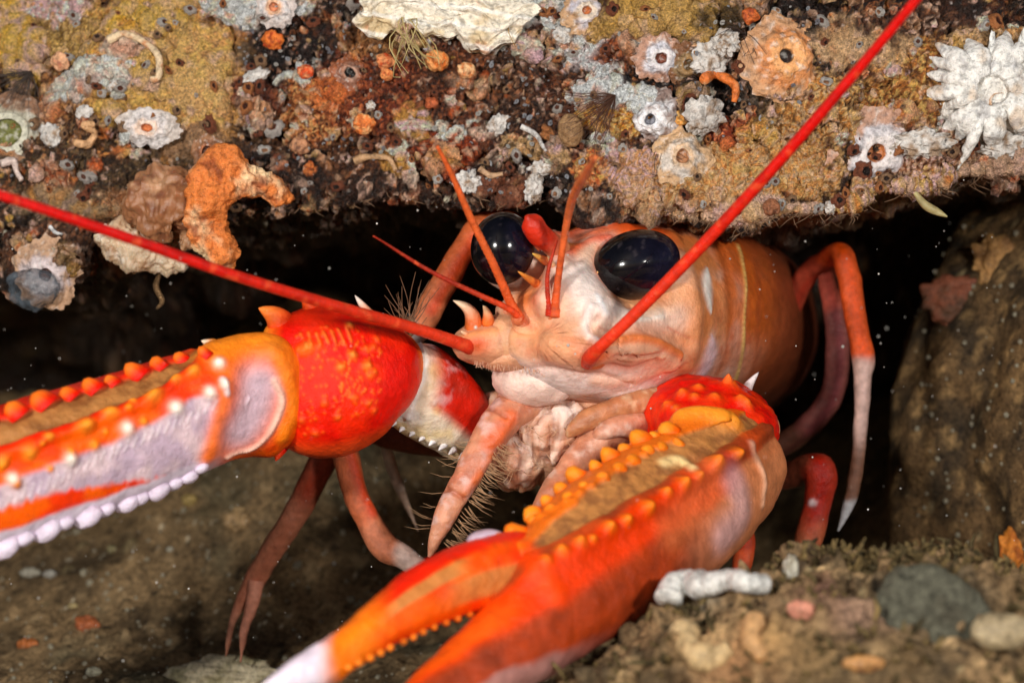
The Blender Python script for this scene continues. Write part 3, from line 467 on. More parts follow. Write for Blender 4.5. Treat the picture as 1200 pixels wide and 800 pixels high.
# ---------------- mouthparts (maxillipeds) with bristles
def limb(S, rows, n, m, colf, ex=2.2, up=(0, 0, 1), lump=.02, seed=1):
    o0 = len(S.V); s_, u_, w_ = loft(S, keys(rows), n, m, up=up, ex=ex); V = S.V[o0:]
    S.C[o0:] = colf(s_, u_, w_, V); S.V[o0:] = V + (S.N()[o0:] * (lump * fbm(V, 4, 3, seed))[:, None]); S._N = None
def fleshcol(a, b, c_):
    def f(s_, u_, w_, V):
        c = mix(a, b, ss(-.3, .5, fbm(V, 2.5, 4, 91))); return mix(c, c_, .7 * ss(.05, .5, fbm(V, 5, 3, 92)))
    return f
FL = fleshcol(C(214, 146, 112), C(190, 116, 84), C(236, 200, 180)); FL2 = fleshcol(C(214, 146, 112), C(190, 112, 84), C(226, 190, 180))
def bristles(name, bases, ln, rr, col, par):
    S = Surf()
    for p, dvec in bases:
        p = np.asarray(p); q = p + unit(dvec) * ln * random.uniform(.6, 1.1) + np.array([random.uniform(-.03, .03) for _ in range(3)]); mid = (p + q) / 2 + np.array([0, 0, -.02])
        V, F = tube(np.array([p, mid, q]), [rr, rr * .7, rr * .25], 4); S.add(V, F, col)
    return tag(part(S, name, M['hair'], par), kind='stuff')
S = Surf()
limb(S, [(640, 470, .1, .2, .2), (612, 474, -.25, .22, .22), (588, 492, -.45, .22, .2), (566, 524, -.6, .18, .17), (546, 560, -.72, .155, .15), (530, 588, -.78, .14, .13), (518, 610, -.82, .115, .11), (509, 636, -.84, .07, .07), (503, 652, -.85, .012, .012)], 170, 44, FL2, up=(1, 0, .3))
S.stroke([(600, 490), (588, 505), (575, 520)], .09, .02, C(226, 96, 30), 1.2, .8); S.stroke([(578, 535), (560, 560), (545, 580)], .05, .01, C(226, 110, 50), 1.2, .7)
for a, b in [(533, 578), (580, 478)]: S.stroke([(a - 14, b - 8), (a, b), (a + 14, b + 9)], .03, -.04, C(170, 90, 60), 1.1, .6)
mx = part(S, 'maxilliped', M['flesh'])
bs = []
for k in range(110):
    t = random.random(); a = 575 - 62 * t + random.uniform(-3, 8); b = 520 + 118 * t; bs.append((P(a + 8, b, -.72 - .1 * t), (random.uniform(.5, 1.2), random.uniform(-.6, .4), random.uniform(-.75, -.15))))
for k in range(16):
    t = random.random(); a = 572 - 62 * t; b = 500 + 130 * t; bs.append((P(a - 12, b, -.7), (-1, random.uniform(-.4, .4), random.uniform(-.4, .5))))
bristles('hairs', bs, .3, .0038, C(190, 150, 112), mx)
S = Surf()
limb(S, [(760, 492, .2, .1, .2), (738, 498, -.1, .22, .25), (712, 506, -.35, .22, .22), (688, 530, -.5, .2, .2), (662, 560, -.6, .17, .17), (640, 586, -.7, .13, .13), (622, 612, -.75, .05, .05)], 130, 40, FL, up=(1, 0, .3))
S.stroke([(672, 548), (655, 572), (645, 584)], .08, .01, C(226, 120, 60), 1.2, .8)
mx2 = part(S, 'maxilliped', M['flesh'])
S = Surf()
for a, b, y, r_, q in [(652, 505, .25, (1.02, .62, .62), 1), (604, 462, -.15, (.2, .3, .34), 8), (722, 488, -.1, (.16, .2, .16), 6), (748, 484, -.1, (.16, .25, .2), 7), (776, 478, .1, (.18, .3, .34), 4), (606, 535, -.0, (.34, .4, .40), 3)]:
    o0 = len(S.V); ball(S, P(a, b, y), r_, (.5, .5, .5), 90 if q == 1 else 40, 140 if q == 1 else 52, None, .12, q, 2.2); W_ = S.V[o0:] * np.array([1.6, 1, .55])
    S.C[o0:] = fleshcol(*[(C(214, 146, 106), C(180, 104, 70), C(236, 196, 170)), (C(218, 160, 126), C(194, 116, 82), C(240, 210, 190))][q % 2])(0, 0, 0, S.V[o0:])
    S.V[o0:] += S.N()[o0:] * (.07 * np.abs(fbm(W_, 1.6, 2, 40 + q)) - .04 * np.exp(-(noise(W_, 2.1, 44) / .1) ** 2))[:, None]; S._N = None
for a, b, c_, d_, e, f_ in [(620, 452, 650, 490, 640, 540), (660, 470, 680, 500, 660, 540), (600, 500, 615, 530, 605, 560), (640, 480, 620, 510, 640, 545), (700, 478, 730, 492, 770, 480)]:
    S.stroke([(a, b), (c_, d_), (e, f_)], .05, -.07, C(130, 70, 50), 1.1, .6); S.stroke([(a + 9, b), (c_ + 9, d_), (e + 9, f_)], .045, .05, C(238, 206, 190), 1., .6)
S.bump(630, 462, .16, .05, C(186, 140, 116), 1); S.bump(665, 482, .14, .06, C(244, 226, 216), 1)
S.disp(.03 * fbm(S.V, 4, 3, 9)); S.bump(598, 460, .16, .03, C(238, 180, 170))
limb(S, [(790, 462, .1, .1, .1), (765, 468, -.2, .15, .15), (735, 474, -.42, .14, .14), (716, 480, -.5, .11, .11), (700, 486, -.55, .13, .12), (676, 500, -.6, .10, .1), (664, 512, -.6, .03, .03)], 80, 30, fleshcol(C(196, 132, 88), C(170, 104, 66), C(230, 190, 150)), up=(0, 0, 1))
limb(S, [(780, 500, .1, .1, .1), (752, 496, -.3, .15, .15), (722, 500, -.55, .13, .13), (706, 506, -.6, .10, .1), (694, 516, -.6, .03, .03)], 60, 30, fleshcol(C(206, 140, 110), C(180, 110, 80), C(236, 200, 180)), up=(0, 0, 1))
mp = part(S, 'mouthparts', M['flesh'])
bs = [(P(random.uniform(590, 690), random.uniform(480, 560), -.42), (random.uniform(-1, 1), -.8, random.uniform(-.9, .2))) for k in range(50)]
bristles('hairs', bs, .22, .005, C(216, 176, 140), mp)
bs = [(P(556 + 190 * t, 424 + 22 * t + random.uniform(-2, 2), -.98 + .5 * t * t), (random.uniform(-.3, .3), -.6, -1)) for t in [random.random() for k in range(150)]]
bristles('hairs', bs, .06, .0035, C(226, 180, 150), mp)
# ---------------- walking legs
def leg(rows, cols, n=120, m=28, ex=2.3, seed=1, extra=None, up=(1, 0, .2)):
    rows = [(a, b, y, ru * .86, rw * .86) for a, b, y, ru, rw in rows]; S = Surf()
    def cf(s_, u_, w_, V):
        c = np.tile(cols[0][1], (len(s_), 1))
        for t, cc, sf in [(q[0], q[1], q[2] if len(q) > 2 else .03) for q in cols[1:]]: c = mix(c, cc, ss(t - sf, t + sf, s_ + .03 * noise(V, 3, seed)))
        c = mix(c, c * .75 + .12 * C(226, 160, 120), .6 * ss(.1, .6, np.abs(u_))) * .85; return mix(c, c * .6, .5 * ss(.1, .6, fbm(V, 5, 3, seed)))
    limb(S, rows, n, m, cf, ex, up, .015, seed)
    if extra: extra(S)
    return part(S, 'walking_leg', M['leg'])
RB, PK = C(190, 62, 30), C(206, 150, 130)
leg([(470, 470, 1.8, .25, .2), (420, 490, 1.6, .22, .2), (390, 520, 1.5, .21, .18), (352, 592, 1.6, .19, .17), (322, 640, 1.7, .17, .15), (298, 680, 1.8, .155, .12), (284, 702, 1.8, .1, .09), (272, 730, 1.8, .06, .06), (265, 768, 1.8, .012, .012)], [(0, C(150, 50, 26)), (.45, C(170, 100, 74), .05), (.85, C(196, 130, 104))],
    extra=lambda S: limb(S, [(300, 680, 1.75, .1, .1), (296, 706, 1.72, .085, .08), (286, 740, 1.7, .055, .05), (282, 775, 1.7, .012, .012)], 40, 20, lambda s_, u_, w_, V: np.tile(C(190, 124, 100), (len(s_), 1)), up=(1, 0, .2)))
leg([(470, 440, 1.2, .2, .2), (420, 470, 1.0, .2, .18), (404, 510, .9, .19, .17), (414, 570, .8, .18, .16), (432, 610, .75, .18, .16), (450, 640, .7, .2, .17), (472, 652, .65, .17, .15), (500, 672, .6, .15, .13), (560, 705, .5, .1, .1), (600, 740, .5, .02, .02)], [(0, C(160, 50, 26)), (.18, C(200, 100, 60)), (.50, C(206, 120, 84)), (.62, C(206, 176, 164), .02)],
    extra=lambda S: S.stroke([(408, 520), (424, 570), (440, 600)], .06, .01, C(200, 56, 20), 1.2, .8))
leg([(452, 520, 1.9, .08, .08), (458, 545, 1.9, .085, .08), (470, 575, 1.9, .07, .06), (482, 604, 2, .03, .03), (490, 622, 2, .01, .01)], [(0, C(226, 206, 190)), (.5, C(190, 160, 140))], 50, 18)
leg([(640, 520, 1.6, .2, .2), (560, 522, 1.5, .22, .2), (500, 516, 1.4, .22, .2), (450, 508, 1.4, .2, .2), (420, 500, 1.4, .12, .12)], [(0, C(110, 50, 30))], 60, 24, up=(0, 0, 1))
leg([(640, 300, 1.6, .15, .15), (600, 262, 1.4, .16, .15), (566, 262, 1.1, .165, .16), (545, 290, 1.0, .17, .16), (522, 328, .95, .185, .17), (505, 360, .9, .185, .17), (494, 382, .9, .17, .16), (480, 402, .9, .13, .13), (460, 430, 1, .1, .1)], [(0, C(214, 100, 50)), (.62, C(216, 120, 76)), (.80, C(226, 206, 196), .02)], up=(1, 0, .6),
    extra=lambda S: S.stroke([(556, 280), (530, 322), (508, 362)], .07, .0, C(200, 60, 20), 1.2, .8))
leg([(900, 420, 3.2, .2, .2), (940, 330, 2.6, .17, .15), (968, 304, 2.1, .15, .14), (985, 298, 1.8, .17, .16), (995, 325, 1.7, .17, .15), (1003, 375, 1.6, .16, .14), (1012, 420, 1.6, .165, .14), (1011, 440, 1.6, .13, .12), (1010, 480, 1.6, .105, .1), (1006, 530, 1.6, .1, .09), (1000, 570, 1.6, .1, .09), (992, 598, 1.6, .075, .07), (982, 622, 1.6, .015, .015)], [(0, C(180, 60, 40)), (.33, C(226, 80, 16)), (.62, C(206, 170, 160), .02), (.8, C(140, 96, 76), .05), (.93, C(206, 204, 206), .01)], 160)
leg([(965, 302, 2.3, .13, .12), (972, 340, 2.5, .14, .13), (982, 400, 2.7, .18, .15), (975, 460, 2.9, .18, .15), (945, 500, 3.1, .18, .16), (910, 525, 3.3, .18, .16), (860, 540, 3.4, .1, .1)], [(0, C(196, 84, 70)), (.2, C(124, 60, 62)), (.7, C(84, 44, 36))])
leg([(860, 560, 2.2, .2, .2), (900, 557, 2.0, .21, .2), (930, 556, 1.8, .21, .2), (952, 548, 1.5, .23, .22), (962, 556, 1.4, .24, .2), (958, 590, 1.4, .2, .18), (948, 630, 1.3, .2, .17), (940, 680, 1.2, .15, .14), (934, 720, 1.2, .05, .05)], [(0, C(110, 40, 24)), (.4, C(190, 30, 8)), (.66, C(206, 110, 70), .08)],
    extra=lambda S: S.bump(951, 588, .05, .02, C(226, 200, 200), 1.0, 4))
leg([(860, 600, .9, .1, .1), (868, 618, .8, .15, .14), (872, 638, .7, .16, .14), (868, 670, .6, .12, .1), (862, 700, .6, .04, .04)], [(0, C(206, 60, 20)), (.5, C(236, 90, 40))], 50, 22)
# ---------------- claws: each an Empty at the wrist with segment, palm and finger meshes
def claw(loc, label):
    e = bpy.data.objects.new('claw', None); COL.objects.link(e); e.parent = lob; e.location = Vector(loc) - lob.location; e['label'] = label
    bpy.context.view_layer.update(); return e
def sub(S, name, mat_, par): return part(S, name, mat_, par)
def knobs(S, rows):
    """knobs set on the surface where a spot of the picture meets it: px, py, radii, colour, axes, push along the normal"""
    pos = [(S.V[i].copy(), S.N()[i].copy()) for i in [S.anchor(q[0], q[1]) for q in rows]]
    for (p, n), q in zip(pos, rows):
        o0 = len(S.V); ball(S, p + n * q[5], q[2], q[3], 14, 18, q[4], .12, int(q[0]))
        if len(q) > 6: S.C[o0:] = mix(np.asarray(q[6]), np.asarray(q[3]), ss(-.4, .5, ((S.V[o0:] - p - n * q[5]) @ n) / np.mean(q[2])))
def thorns(S, rows, **kw):
    pos = [(S.V[i].copy(), S.N()[i].copy()) for i in [S.anchor(q[0], q[1]) for q in rows]]
    for (p, n), q in zip(pos, rows): S.thorn(p + n * -.02, unit(np.asarray(q[4], float) + .35 * n + np.array([random.uniform(-.15, .15), 0, random.uniform(-.15, .15)])), q[2] * random.uniform(.9, 1.1), q[3] * random.uniform(.85, 1.15), q[5], q[6], **kw)
# ===== claw stretched to the left =====
CL = claw(P(400, 450, -.6), 'claw stretched out sideways with lavender underside and white teeth')
# arm segment behind (merus) with its thorned pale edge
S = Surf(); s_, u_, w_ = loft(S, keys([(450, 438, -.35, .3, .3), (478, 448, -.3, .5, .42), (505, 466, -.1, .52, .45), (535, 490, .2, .45, .42), (565, 515, .6, .38, .38), (610, 530, 1.1, .3, .3), (660, 530, 1.6, .1, .1)]), 150, 110, up=(.55, 0, .75), ex=2.4)
f = (1 - u_) / 2; V = S.V; c = mix(C(206, 30, 10), C(176, 40, 22), ss(-.2, .4, fbm(V, 2, 3, 3))); pal = mix(C(232, 214, 190), C(226, 200, 150), ss(-.2, .4, fbm(V, 3, 3, 4)))
c = mix(c, pal, np.maximum(ss(.52, .68, f - .25 * s_ + .1), ss(.19, .11, s_ - .12 * (f - .5)))); c = mix(c, C(240, 236, 236), .6 * ss(.1, .5, fbm(V, 4, 3, 5)) * ss(.25, .1, s_)); c = mix(c, C(206, 90, 60), .8 * ss(.55, .8, s_)); S.C = c
S.disp(.03 * fbm(V, 3, 3, 6)); S.stroke([(492, 400), (500, 430), (486, 462), (478, 490)], .04, .05, C(240, 236, 232), 1.1, .8); S.stroke([(478, 412), (484, 440), (472, 470)], .035, -.06, C(180, 150, 140), 1, .6)
for k in range(9):
    t = k / 8; a, b = 452 + 92 * t, 486 + 46 * t; S.spike(P(a, b, -.5 + .4 * t), P(a - 7, b + 9 - 3 * t, -.6 + .4 * t), .055 - .02 * t, C(232, 226, 226), WHT, n=6, m=8)
S.spike(P(435, 372, -.5), P(416, 346, -.45), .07, C(236, 150, 110), C(240, 220, 206))
sub(S, 'merus', M['shell'], CL)
# wrist block (carpus)
S = Surf(); s_, u_, w_ = loft(S, keys([(300, 452, -.9, .15, .15), (314, 452, -.95, .60, .4), (336, 450, -.95, .76, .58), (372, 448, -.9, .86, .68), (410, 442, -.8, .80, .68), (442, 434, -.65, .62, .58), (462, 431, -.5, .44, .44), (472, 431, -.4, .30, .30), (476, 431, -.3, .05, .05)]), 240, 240, up=(-.10, 0, 1), ex=2.3)
V = S.V.copy(); c = mix(C(226, 18, 4), C(240, 40, 6), ss(-.3, .4, fbm(V, 2, 3, 8))); c = mix(c, C(246, 120, 20), ss(.86, .92, s_)); c = mix(c, C(248, 140, 30), ss(.2, .1, s_)); c = mix(c, C(240, 90, 30), .7 * ss(.7, .95, -u_)); S.C = c
S.disp(.03 * fbm(V, 1.6, 2, 9) + .006 * np.abs(noise(V, 11, 10)))
rs = np.random.RandomState(5)
for k in range(170):
    t = rs.rand(); a, b = 345 + 98 * rs.rand(), 380 + 140 * rs.rand()
    if b > 520 - (a - 345) * .35: continue
    big = k % 9 == 0; S.bump(a, b, .02 if not big else .045, .006 if not big else .025, C(250, 100, 20) if not big else C(252, 110, 30), .9, k=.6)
for k in range(40): a, b = 400 + 50 * rs.rand(), 392 + 82 * rs.rand(); S.stroke([(a, b), (a - 2, b + 4)], .014, .004, C(252, 120, 30), 1, .5)
for a, b, r_, h in [(360, 408, .07, .08), (410, 380, .045, .04), (414, 415, .05, .05), (399, 431, .05, .05), (433, 428, .05, .05)]: S.bump(a, b, r_, h, C(252, 140, 50), .9)
for k in range(7): S.stroke([(352 + k * 9, 390 - k), (358 + k * 9, 404 - k)], .02, .015, C(252, 120, 40), 1, .6)
S.spike(P(334, 392, -1.05), P(303, 361, -1.25), .22, RED, C(252, 130, 50), bend=(.05, 0, .04), n=14, m=14); S.spike(P(372, 380, -1.0), P(354, 353, -1.15), .16, RED, C(250, 90, 30), bend=(.0, 0, .06), n=12, m=12)
S.spike(P(420, 376, -.9), P(414, 362, -1.0), .07, RED, ORG); S.spike(P(330, 522, -1.05), P(323, 540, -1.15), .09, RED, C(240, 70, 20)); S.spike(P(362, 516, -1.1), P(358, 528, -1.2), .09, RED, ORG); S.spike(P(398, 502, -1.1), P(404, 512, -1.25), .07, RED, ORG)
sub(S, 'wrist', M['shell'], CL)
# hand (palm), running left and towards the camera
S = Surf(); s_, u_, w_ = loft(S, keys([(350, 462, -1.0, .2, .2), (338, 464, -1.1, .50, .42), (318, 464, -1.2, .66, .5), (285, 466, -1.35, .65, .54), (255, 472, -1.5, .64, .56), (220, 484, -1.7, .64, .58), (160, 507, -2.0, .67, .58), (100, 527, -2.3, .70, .58), (30, 551, -2.7, .71, .56), (-50, 582, -3.1, .68, .5), (-140, 620, -3.6, .55, .4), (-230, 664, -4.1, .3, .25), (-290, 700, -4.4, .02, .02)]), 620, 260, up=(.30, 0, 1), ex=2.5)
V = S.V.copy(); PXv, PYv = proj(V)
top = np.interp(PXv, [-300, -50, 0, 100, 200, 240, 300], [640, 500, 478, 444, 415, 402, 392]); bot = np.interp(PXv, [-300, 0, 100, 200, 240, 300], [780, 640, 608, 572, 552, 540]); f = (PYv - top) / (bot - top)
wb = .02 * noise(V, 3, 11) + .008 * noise(V, 9, 12)
fv = f + wb; t = (350 - PXv) / 350
feltA = np.interp(t, [.28, .35, .5, 1, 1.4], [-.02, .02, .07, .07, .04]); feltB = np.interp(t, [.28, .35, .5, .7, 1, 1.4], [.03, .12, .25, .27, .27, .25])
lavA = np.interp(t, [.25, .35, .55, .8, 1, 1.4], [.44, .40, .50, .54, .56, .58]); lavB = np.interp(t, [.3, .4, .6, .8, 1.2], [.95, .93, .82, .74, .72])
c = mix(C(252, 96, 4), C(244, 56, 2), ss(-.3, .4, fbm(V, 2.5, 3, 13))); c = mix(c, C(232, 30, 6), ss(.10, .0, fv - feltB))
felt = mix(C(176, 118, 64), C(140, 88, 46), ss(-.3, .4, fbm(V, 5, 4, 14))); fm = ss(-.012, .012, fv - feltA) * ss(.012, -.012, fv - feltB); c = mix(c, felt, fm * ss(.26, .3, t))
c = mix(c, C(226, 36, 8), ss(.02, -.02, fv - feltA) * ss(.28, .34, t))
lav = mix(C(190, 166, 184), C(216, 190, 196), ss(-.3, .4, fbm(V * np.array([1.2, 1, .8]), 3, 3, 15))); lm = ss(-.04, .03, fv - lavA) * ss(.03, -.03, fv - lavB + .03 * noise(V * np.array([4, 1, 1]), 4, 16)); c = mix(c, lav, lm * ss(.2, .3, t))
c = mix(c, C(214, 200, 214), ss(.87, .91, fv) * ss(.2, .3, t)); S.C = c
S.disp(-.04 * fm + .02 * fbm(V, 2.5, 3, 17) + .012 * fm * fbm(V, 9, 3, 18) + .06 * np.exp(-((fv - feltB - .06) / .05) ** 2) * ss(.25, .35, t) + .003 * lm * noise(V * np.array([6, 1, 2]), 3, 19))
# dorsal hood and the pale joint window near the wrist
S.stroke([(258, 408), (285, 398), (312, 400), (328, 420)], .26, .10, C(250, 140, 30), 1.2, .95); S.bump(318, 412, .12, .06, C(250, 160, 60), 1)
S.stroke([(270, 430), (266, 470), (256, 510), (246, 535)], .12, .03, C(246, 112, 16), 1.0, .95)
S.stroke([(312, 440), (304, 478), (282, 516)], .34, .0, C(250, 112, 16), 1.1, 1.0); S.stroke([(306, 452), (300, 478), (287, 506)], .25, -.05, C(198, 168, 180), 1.08, 1.0); S.stroke([(322, 446), (332, 470), (322, 500), (298, 526), (270, 538)], .035, .04, C(236, 196, 176), 1.2, .85); S.stroke([(330, 420), (345, 470), (334, 512)], .10, .04, C(250, 130, 24), 1, .9)
S.stroke([(294, 466), (291, 474)], .02, .015, C(226, 206, 216), 1, .6); S.stroke([(262, 445), (268, 460)], .04, .03, WHT, 1, .8)  # first stroke: small highlight bar painted on the joint window
# tubercle rows
ROW = lambda pts, r_, h, c1, cr=.9: [S.bump(a, b, r_ * q, h * q, c1, cr, 2.4) for a, b, q in pts]
ROW([(228, 432, 1), (205, 440, .8), (180, 460, 1.3), (155, 466, .6), (130, 481, 1.1), (101, 497, 1.2), (58, 510, .7), (35, 531, 1.1), (5, 540, .8), (-30, 560, 1)], .085, .05, C(252, 150, 40))
ROW([(258, 425, 1.1), (264, 449, 1), (247, 459, 1.25), (207, 478, 1.4), (150, 502, 1.3), (83, 537, 1.2), (15, 560, 1.1)], .07, .05, C(252, 240, 224), .8)
ROW([(170, 494, .8), (112, 522, 1), (152, 476, .8), (85, 527, .8), (22, 568, 1), (60, 548, .7), (52, 520, .6), (125, 505, .6), (3, 548, 1)], .06, .035, C(252, 140, 24))
for k in range(30): a = 255 - k * 9.3; S.stroke([(a, 470 + (255 - a) * .46), (a - 5, 480 + (255 - a) * .47)], .016, .008, C(240, 226, 230), 1, .45)
TOPR = [(238, 408, .7), (212, 415, .8), (187, 421, .9), (160, 432, 1.15), (132, 441, .8), (108, 448, 1.1), (82, 458, 1.0), (52, 466, 1.2), (20, 479, 1), (-15, 490, 1)]
thorns(S, [(a, b + 2, .10 * q, .13 * q, (-.75, 0, .65), RED, C(254, 120, 30)) for a, b, q in TOPR])
TEETH = [(238, 549, .55), (224, 560, .75), (207, 568, .7), (188, 577, .95), (168, 585, .7), (150, 591, .95), (126, 598, .75), (103, 605, 1.15), (78, 613, .7), (56, 621, 1.15), (30, 631, .8), (6, 641, 1.2), (-30, 655, 1.1)]
knobs(S, [(a, b + 3, (.15 * q, .10, .105 * q), C(222, 208, 226), np.array([[.91, 0, .42], [0, 1, 0], [-.42, 0, .91]]), .0, C(200, 176, 196)) for a, b, q in TEETH])
S.spike(P(250, 404, -1.5), P(236, 399, -1.6), .07, C(250, 150, 60), C(240, 210, 180))
sub(S, 'palm', M['shell'], CL)
# ===== claw coming forward on the right =====
CR = claw(P(850, 500, -.6), 'claw reaching down towards the camera with brown felt groove and orange knobs')
S = Surf(); s_, u_, w_ = loft(S, keys([(805, 525, .6, .1, .1), (812, 508, .3, .5, .6), (822, 495, -.05, .56, .72), (835, 500, -.45, .52, .74), (850, 520, -.9, .4, .6), (862, 535, -1.2, .1, .1)]), 130, 200, up=(.15, -.3, 1), ex=2.2)
V = S.V.copy(); c = mix(C(222, 14, 4), C(240, 50, 10), ss(-.2, .4, fbm(V, 2.5, 3, 20))); c = mix(c, C(236, 196, 170), ss(.66, .8, s_) * 0); S.C = c
S.disp(.05 * fbm(V, 2.5, 3, 21) + .015 * np.abs(noise(V, 8, 22)))
for a, b, r_ in [(856, 446, .1), (798, 456, .07), (780, 470, .07), (818, 450, .07), (838, 460, .07), (876, 470, .08), (812, 462, .06), (790, 476, .05), (866, 462, .06)]: S.bump(a, b, r_, r_ * .8, C(250, 120, 30), .9, k=.8)
S.spike(P(872, 470, -.3), P(889, 436, -.15), .10, C(214, 180, 176), C(240, 226, 226), bend=(-.05, 0, -.02), n=12, m=12); S.spike(P(852, 458, -.5), P(854, 438, -.7), .12, RED, C(250, 110, 40)); S.spike(P(885, 492, -.5), P(912, 512, -.6), .17, RED, C(244, 160, 110), bend=(.04, 0, .06), n=12, m=12)
S.spike(P(800, 468, -.2), P(786, 458, -.3), .08, RED, ORG); S.spike(P(776, 494, -.1), P(766, 486, -.2), .08, RED, C(246, 100, 40))
sub(S, 'wrist', M['shell'], CR)
UPR = (-.6, -.12, .8)
S = Surf(); s_, u_, w_ = loft(S, keys([(880, 515, -.5, .1, .1), (872, 526, -.6, .46, .5), (858, 540, -.8, .65, .58), (836, 557, -1.1, .74, .64), (800, 585, -1.6, .81, .66), (755, 617, -2.15, .82, .64), (705, 651, -2.75, .80, .6), (660, 690, -3.3, .68, .54), (622, 733, -3.75, .52, .46), (573, 774, -4.2, .41, .38), (514, 820, -4.7, .33, .3), (455, 872, -5.2, .2, .2), (400, 920, -5.6, .02, .02)]), 560, 260, up=UPR, ex=2.35)
V = S.V.copy(); PXv, PYv = proj(V)
A0, B0 = np.array([880, 470.]), np.array([600, 640.]); dr = (B0 - A0) / np.linalg.norm(B0 - A0); pr = np.array([-dr[1], dr[0]]) * -1; pr = pr if pr[1] > 0 else -pr
al = (PXv - A0[0]) * dr[0] + (PYv - A0[1]) * dr[1]; ac = (PXv - A0[0]) * pr[0] + (PYv - A0[1]) * pr[1]                # along and across the palm
e0 = np.interp(al, [0, 50, 98, 132, 219, 321, 420], [-5, -20, -30, -37, -44, -40, -10]); e1 = np.interp(al, [0, 70, 180, 310, 420], [100, 136, 150, 160, 130]); f = (ac - e0) / (e1 - e0)
wb = .02 * noise(V, 3, 23) + .008 * noise(V, 9, 24); fv = f + wb; t = (880 - PXv) / 280
c = mix(C(196, 72, 26), C(150, 60, 28), ss(-.3, .4, fbm(V, 1.8, 3, 25))); c = mix(c, C(196, 120, 84), .4 * ss(.76, .84, fv)); c = mix(c, C(184, 112, 84), ss(.62, .75, fv) * ss(.38, .12, t)); c = mix(c, C(218, 132, 82), .8 * ss(.5, .56, fv) * ss(.35, .0, t))
c = mix(c, C(234, 58, 0), ss(.36, .42, fv) * ss(.72, .58, fv) * ss(.0, .2, t)); c = mix(c, C(250, 120, 20), .8 * ss(.36, .2, fv))
felt = mix(C(190, 126, 68), C(150, 96, 54), ss(-.3, .4, fbm(V, 5, 4, 26))); fa = np.interp(t, [0, .15, .5, .85, 1.0], [.16, .12, .13, .2, .3]); fb = np.interp(t, [0, .2, .6, .95, 1.05], [.32, .34, .34, .30, .26]); fm = ss(-.012, .012, fv - fa) * ss(.012, -.012, fv - fb) * ss(1.04, 1.0, t)
c = mix(c, felt, fm); c = mix(c, C(250, 96, 16), ss(.98, 1.1, t) * ss(.40, .3, fv)); c = mix(c, C(246, 110, 24), .8 * ss(1.02, 1.2, t) * ss(.6, .3, fv)); c = mix(c, C(170, 112, 66), .9 * ss(1.05, 1.2, t) * ss(.12, .06, fv)); fl = mix(C(168, 56, 14), C(120, 44, 20), ss(-.3, .4, fbm(V, 1.6, 3, 30))); c = mix(c, fl, .95 * ss(.60, .74, fv) * ss(.12, .38, t)); c = mix(c, C(176, 136, 130), .7 * ss(.88, .94, fv + .02 * noise(V, 2, 31)) * ss(.5, .9, t)); c = mix(c, C(236, 96, 20), .8 * ss(.40, .5, fv) * ss(.66, .56, fv) * ss(.9, 1.1, t)); S.C = c
S.disp(-.04 * fm + .025 * fbm(V, 2, 3, 27) + .012 * fm * fbm(V, 9, 3, 28) + .06 * np.exp(-((fv - fb - .10) / .06) ** 2) * ss(1.1, .9, t) + .012 * ss(.6, .8, fv) * noise(V, 5, 29))
for a, b, q in [(866, 528, 1.2), (842, 540, 1.5), (803, 563, 1.2), (783, 574, .9), (760, 592, 1.3), (735, 606, 1), (715, 615, 1.1), (695, 628, .7), (680, 632, 1), (658, 642, 1), (640, 655, .8), (822, 556, .9)]: S.bump(a, b, .065 * q, .075 * q, C(254, 130, 24), .95, 2.2)
S.stroke([(556, 632), (600, 640), (632, 662), (650, 694)], .13, .05, C(246, 70, 6), 1.0, .95); S.stroke([(840, 560), (815, 590), (790, 620)], .2, .0, C(214, 110, 60), 1.2, .6)
S.stroke([(778, 540), (796, 538), (812, 546)], .07, .03, C(250, 216, 150), 1, .8)
S.stroke([(800, 486), (828, 484), (856, 492)], .15, .13, C(254, 150, 40), 1.0, .95); S.stroke([(862, 560), (872, 600), (850, 630)], .2, .02, C(196, 170, 180), 1, .5); S.stroke([(884, 520), (900, 560), (898, 590)], .05, .03, C(222, 176, 146), 1.1, .6)
EDG = [(782, 497, 1.15), (766, 503, .7), (748, 507, 1.2), (730, 517, .8), (712, 525, 1.1), (692, 535, .8), (669, 545, 1.2), (650, 558, 1.0), (630, 572, .9), (606, 583, 1.2), (583, 599, 1.1), (566, 614, .9)]
thorns(S, [(a, b + 2, .088 * q, .13 * q, (-.70, -.2, .6), C(250, 90, 4), C(255, 150, 34)) for a, b, q in EDG] + [(a + 12, b + 17, .07, .06, (-.4, -.6, .6), C(248, 104, 8), C(252, 140, 30)) for a, b, q in EDG])
for k in range(14): a = 790 - k * 16; S.bump(a, 515 + k * 8.5, .05, .04, C(250, 120, 20), 1, k=.7)
S.stroke([(545, 640), (560, 626), (590, 622), (600, 640)], .10, .06, C(250, 120, 16), 1, .9); ball(S, P(572, 634, -3.3), (.22, .2, .12), C(214, 190, 206), 16, 22, None, .05, 3)
sub(S, 'palm', M['shell'], CR)
